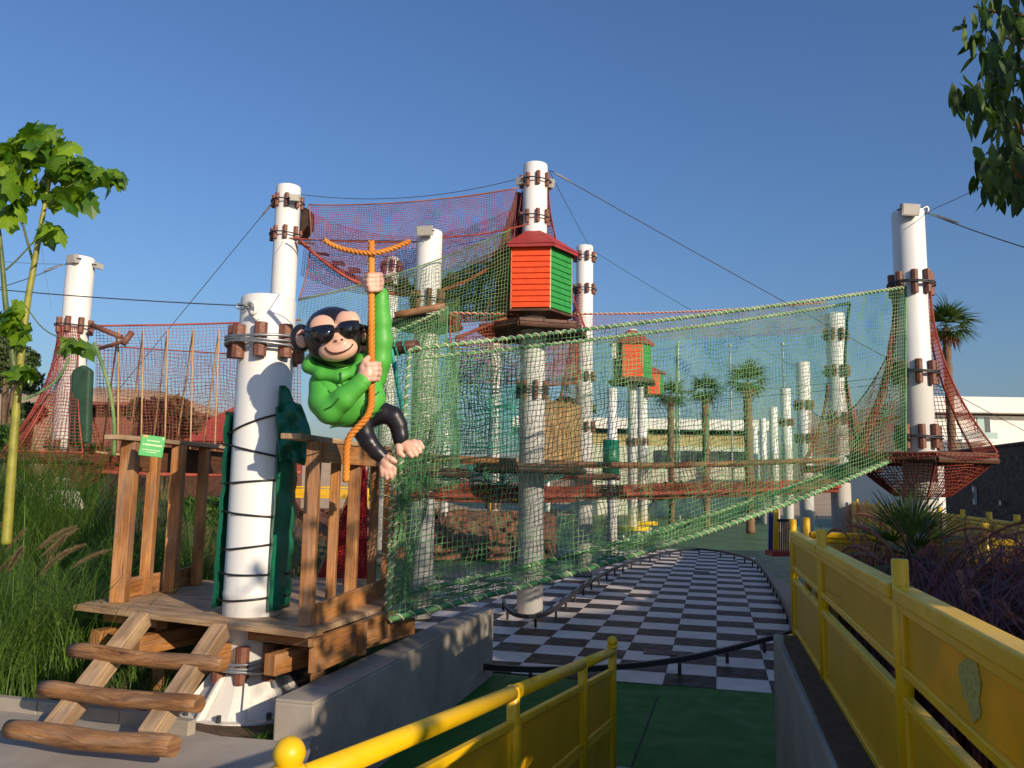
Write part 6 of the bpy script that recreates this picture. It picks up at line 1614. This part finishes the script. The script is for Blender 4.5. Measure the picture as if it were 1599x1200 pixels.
# lawn strip between deck and wall
lz = [(-1.75, 5.6), (-1.45, 5.3), (-.42, 9.4), (-.9, 10.2), (-2.2, 9.5), (-1.4, 7.0)]
p1 = scatter(lz, 9000); z1 = bedz(p1[:, 0], p1[:, 1])
lim = WALL_L[0][0] + (p1[:, 1] - W0[1]) * WS_ - .34; p1 = p1[p1[:, 0] < lim]; z1 = bedz(p1[:, 0], p1[:, 1]); n1 = len(p1)
o, _ = blades('lawn_grass', np.column_stack([p1, z1]), RNG.uniform(.07, .2, n1), RNG.uniform(.003, .006, n1), np.abs(RNG.normal(.3, .3, n1)), GRASSB, seg=3); tag(o, 'short dense green ground cover between the deck and the concrete wall', 'ground cover', kind='stuff')
# purple fountain grass in the planter
pz = [(xr(5.95) + .12, 5.95), (xr(2.4) + .22, 2.4), (xr(1.2) + .3, 1.2), (3.0, 1.4), (4.6, 4.6), (3.2, 5.45)]
p1 = scatter(pz, 13000, clump=90, cs=.14); n1 = len(p1)
p1 = p1[p1[:, 0] > np.array([xr(y) for y in p1[:, 1]]) + .22]; n1 = len(p1)
o, _ = blades('purple_grass', np.column_stack([p1, np.full(n1, 1.1)]), RNG.uniform(.75, 1.35, n1), RNG.uniform(.003, .006, n1), np.abs(RNG.normal(.15, .18, n1)), GPURP, curl=1.7, azim=RNG.uniform(-1.7, 1.7, n1)); tag(o, 'dark purple fountain grass filling the yellow fenced planter', 'grass', kind='stuff')
b1 = scatter(pz, 330); b1 = b1[b1[:, 0] > np.array([xr(y) for y in b1[:, 1]]) + .28]; n1 = len(b1)
plumes('purple_plumes', 'arching purple plumes over the planter', np.column_stack([b1, np.full(n1, 1.12)]), RNG.uniform(.95, 1.45, n1), RNG.uniform(.0, .4, n1), RNG.uniform(-1.9, 1.9, n1), .0175, PLUMEP, GPURP, .34, 2.1)
b2 = np.array([(xr(y) + .16, y, 1.15) for y in (1.50, 1.42, 1.36, 1.28, 1.55)]); n2 = len(b2)
plumes('purple_plumes', 'purple plumes drooping out over the top of the near planter fence', b2, RNG.uniform(.85, 1.05, n2), RNG.uniform(.1, .3, n2), RNG.uniform(2.7, 3.7, n2), .020, PLUMEP, GPURP, .36, 2.0)
# ---- bushes and hedges at the back
def bush(name, label, cat, px, py, Y, rx_, rz_, mat, n_, size, blobs=7, zfloor=None, trunk=True):
    c = P(px, py, Y); t = thing(name, label, cat, (c[0], Y, 0)); s = Y / FPX
    cs = [c + V3(RNG.normal() * rx_ * .42, RNG.normal() * rx_ * .3, RNG.normal() * rz_ * .36) * s for _ in range(blobs)]
    leaf_cloud('crown', cs, [(rx_ * s * .5, rx_ * s * .45, rz_ * s * .48)] * blobs, [n_ // blobs] * blobs, size, mat, t)
    if trunk:
        mb = MB()
        for q in cs[:4]: mb.tube(chaikin([V3(c[0], Y, 0), V3(c[0] * .7 + q[0] * .3, Y, max(.5, c[2] * .5)), q], 2), .05, 6)
        mb.build('trunk', BARK, t)
bush('acacia_tree', 'feathery dark green acacia tree behind the young tree at the left', 'tree', 18, 575, 17, 46, 48, LEAF_A, 5200, .10, 12)
bush('acacia_tree', 'low feathery shrub below the acacia at the left', 'shrub', 42, 650, 16, 22, 24, LEAF_A, 1400, .12, 6)
bush('clipped_hedge', 'clipped green hedge at the far left below the acacia', 'hedge', 0, 685, 16, 40, 22, LEAF_H, 3000, .09, 10)
bush('dry_bush', 'olive brown dry bush behind the left rope bridge', 'bush', 262, 650, 22, 58, 42, LEAF_BR, 5200, .15, 12)
bush('dry_bush', 'yellow green tuft beside the dry bush behind the left rope bridge', 'bush', 208, 648, 21.5, 18, 22, LEAF_A, 900, .18, 5)
bush('far_tree', 'dark green tree beyond the walkway near the slat wall', 'tree', 905, 640, 60, 30, 18, LEAF_A, 1500, .5, 6)
bush('far_shrub', 'green shrubs on the terracotta bank left of the floodlight post', 'shrub', 640, 770, 25, 40, 22, LEAF_H, 2200, .16, 9)
bush('far_shrub', 'flowering shrub low on the left beyond the deck', 'shrub', 150, 712, 15, 30, 14, LEAF_H, 1200, .12, 6)
bush('far_shrub', 'dark shrubs behind the railing of the deck', 'shrub', 330, 800, 11.5, 46, 30, LEAF_H, 2600, .10, 9)
bush('far_shrub', 'dark green shrubs behind the slim posts', 'shrub', 1010, 765, 44, 60, 12, LEAF_H, 2200, .35, 9)
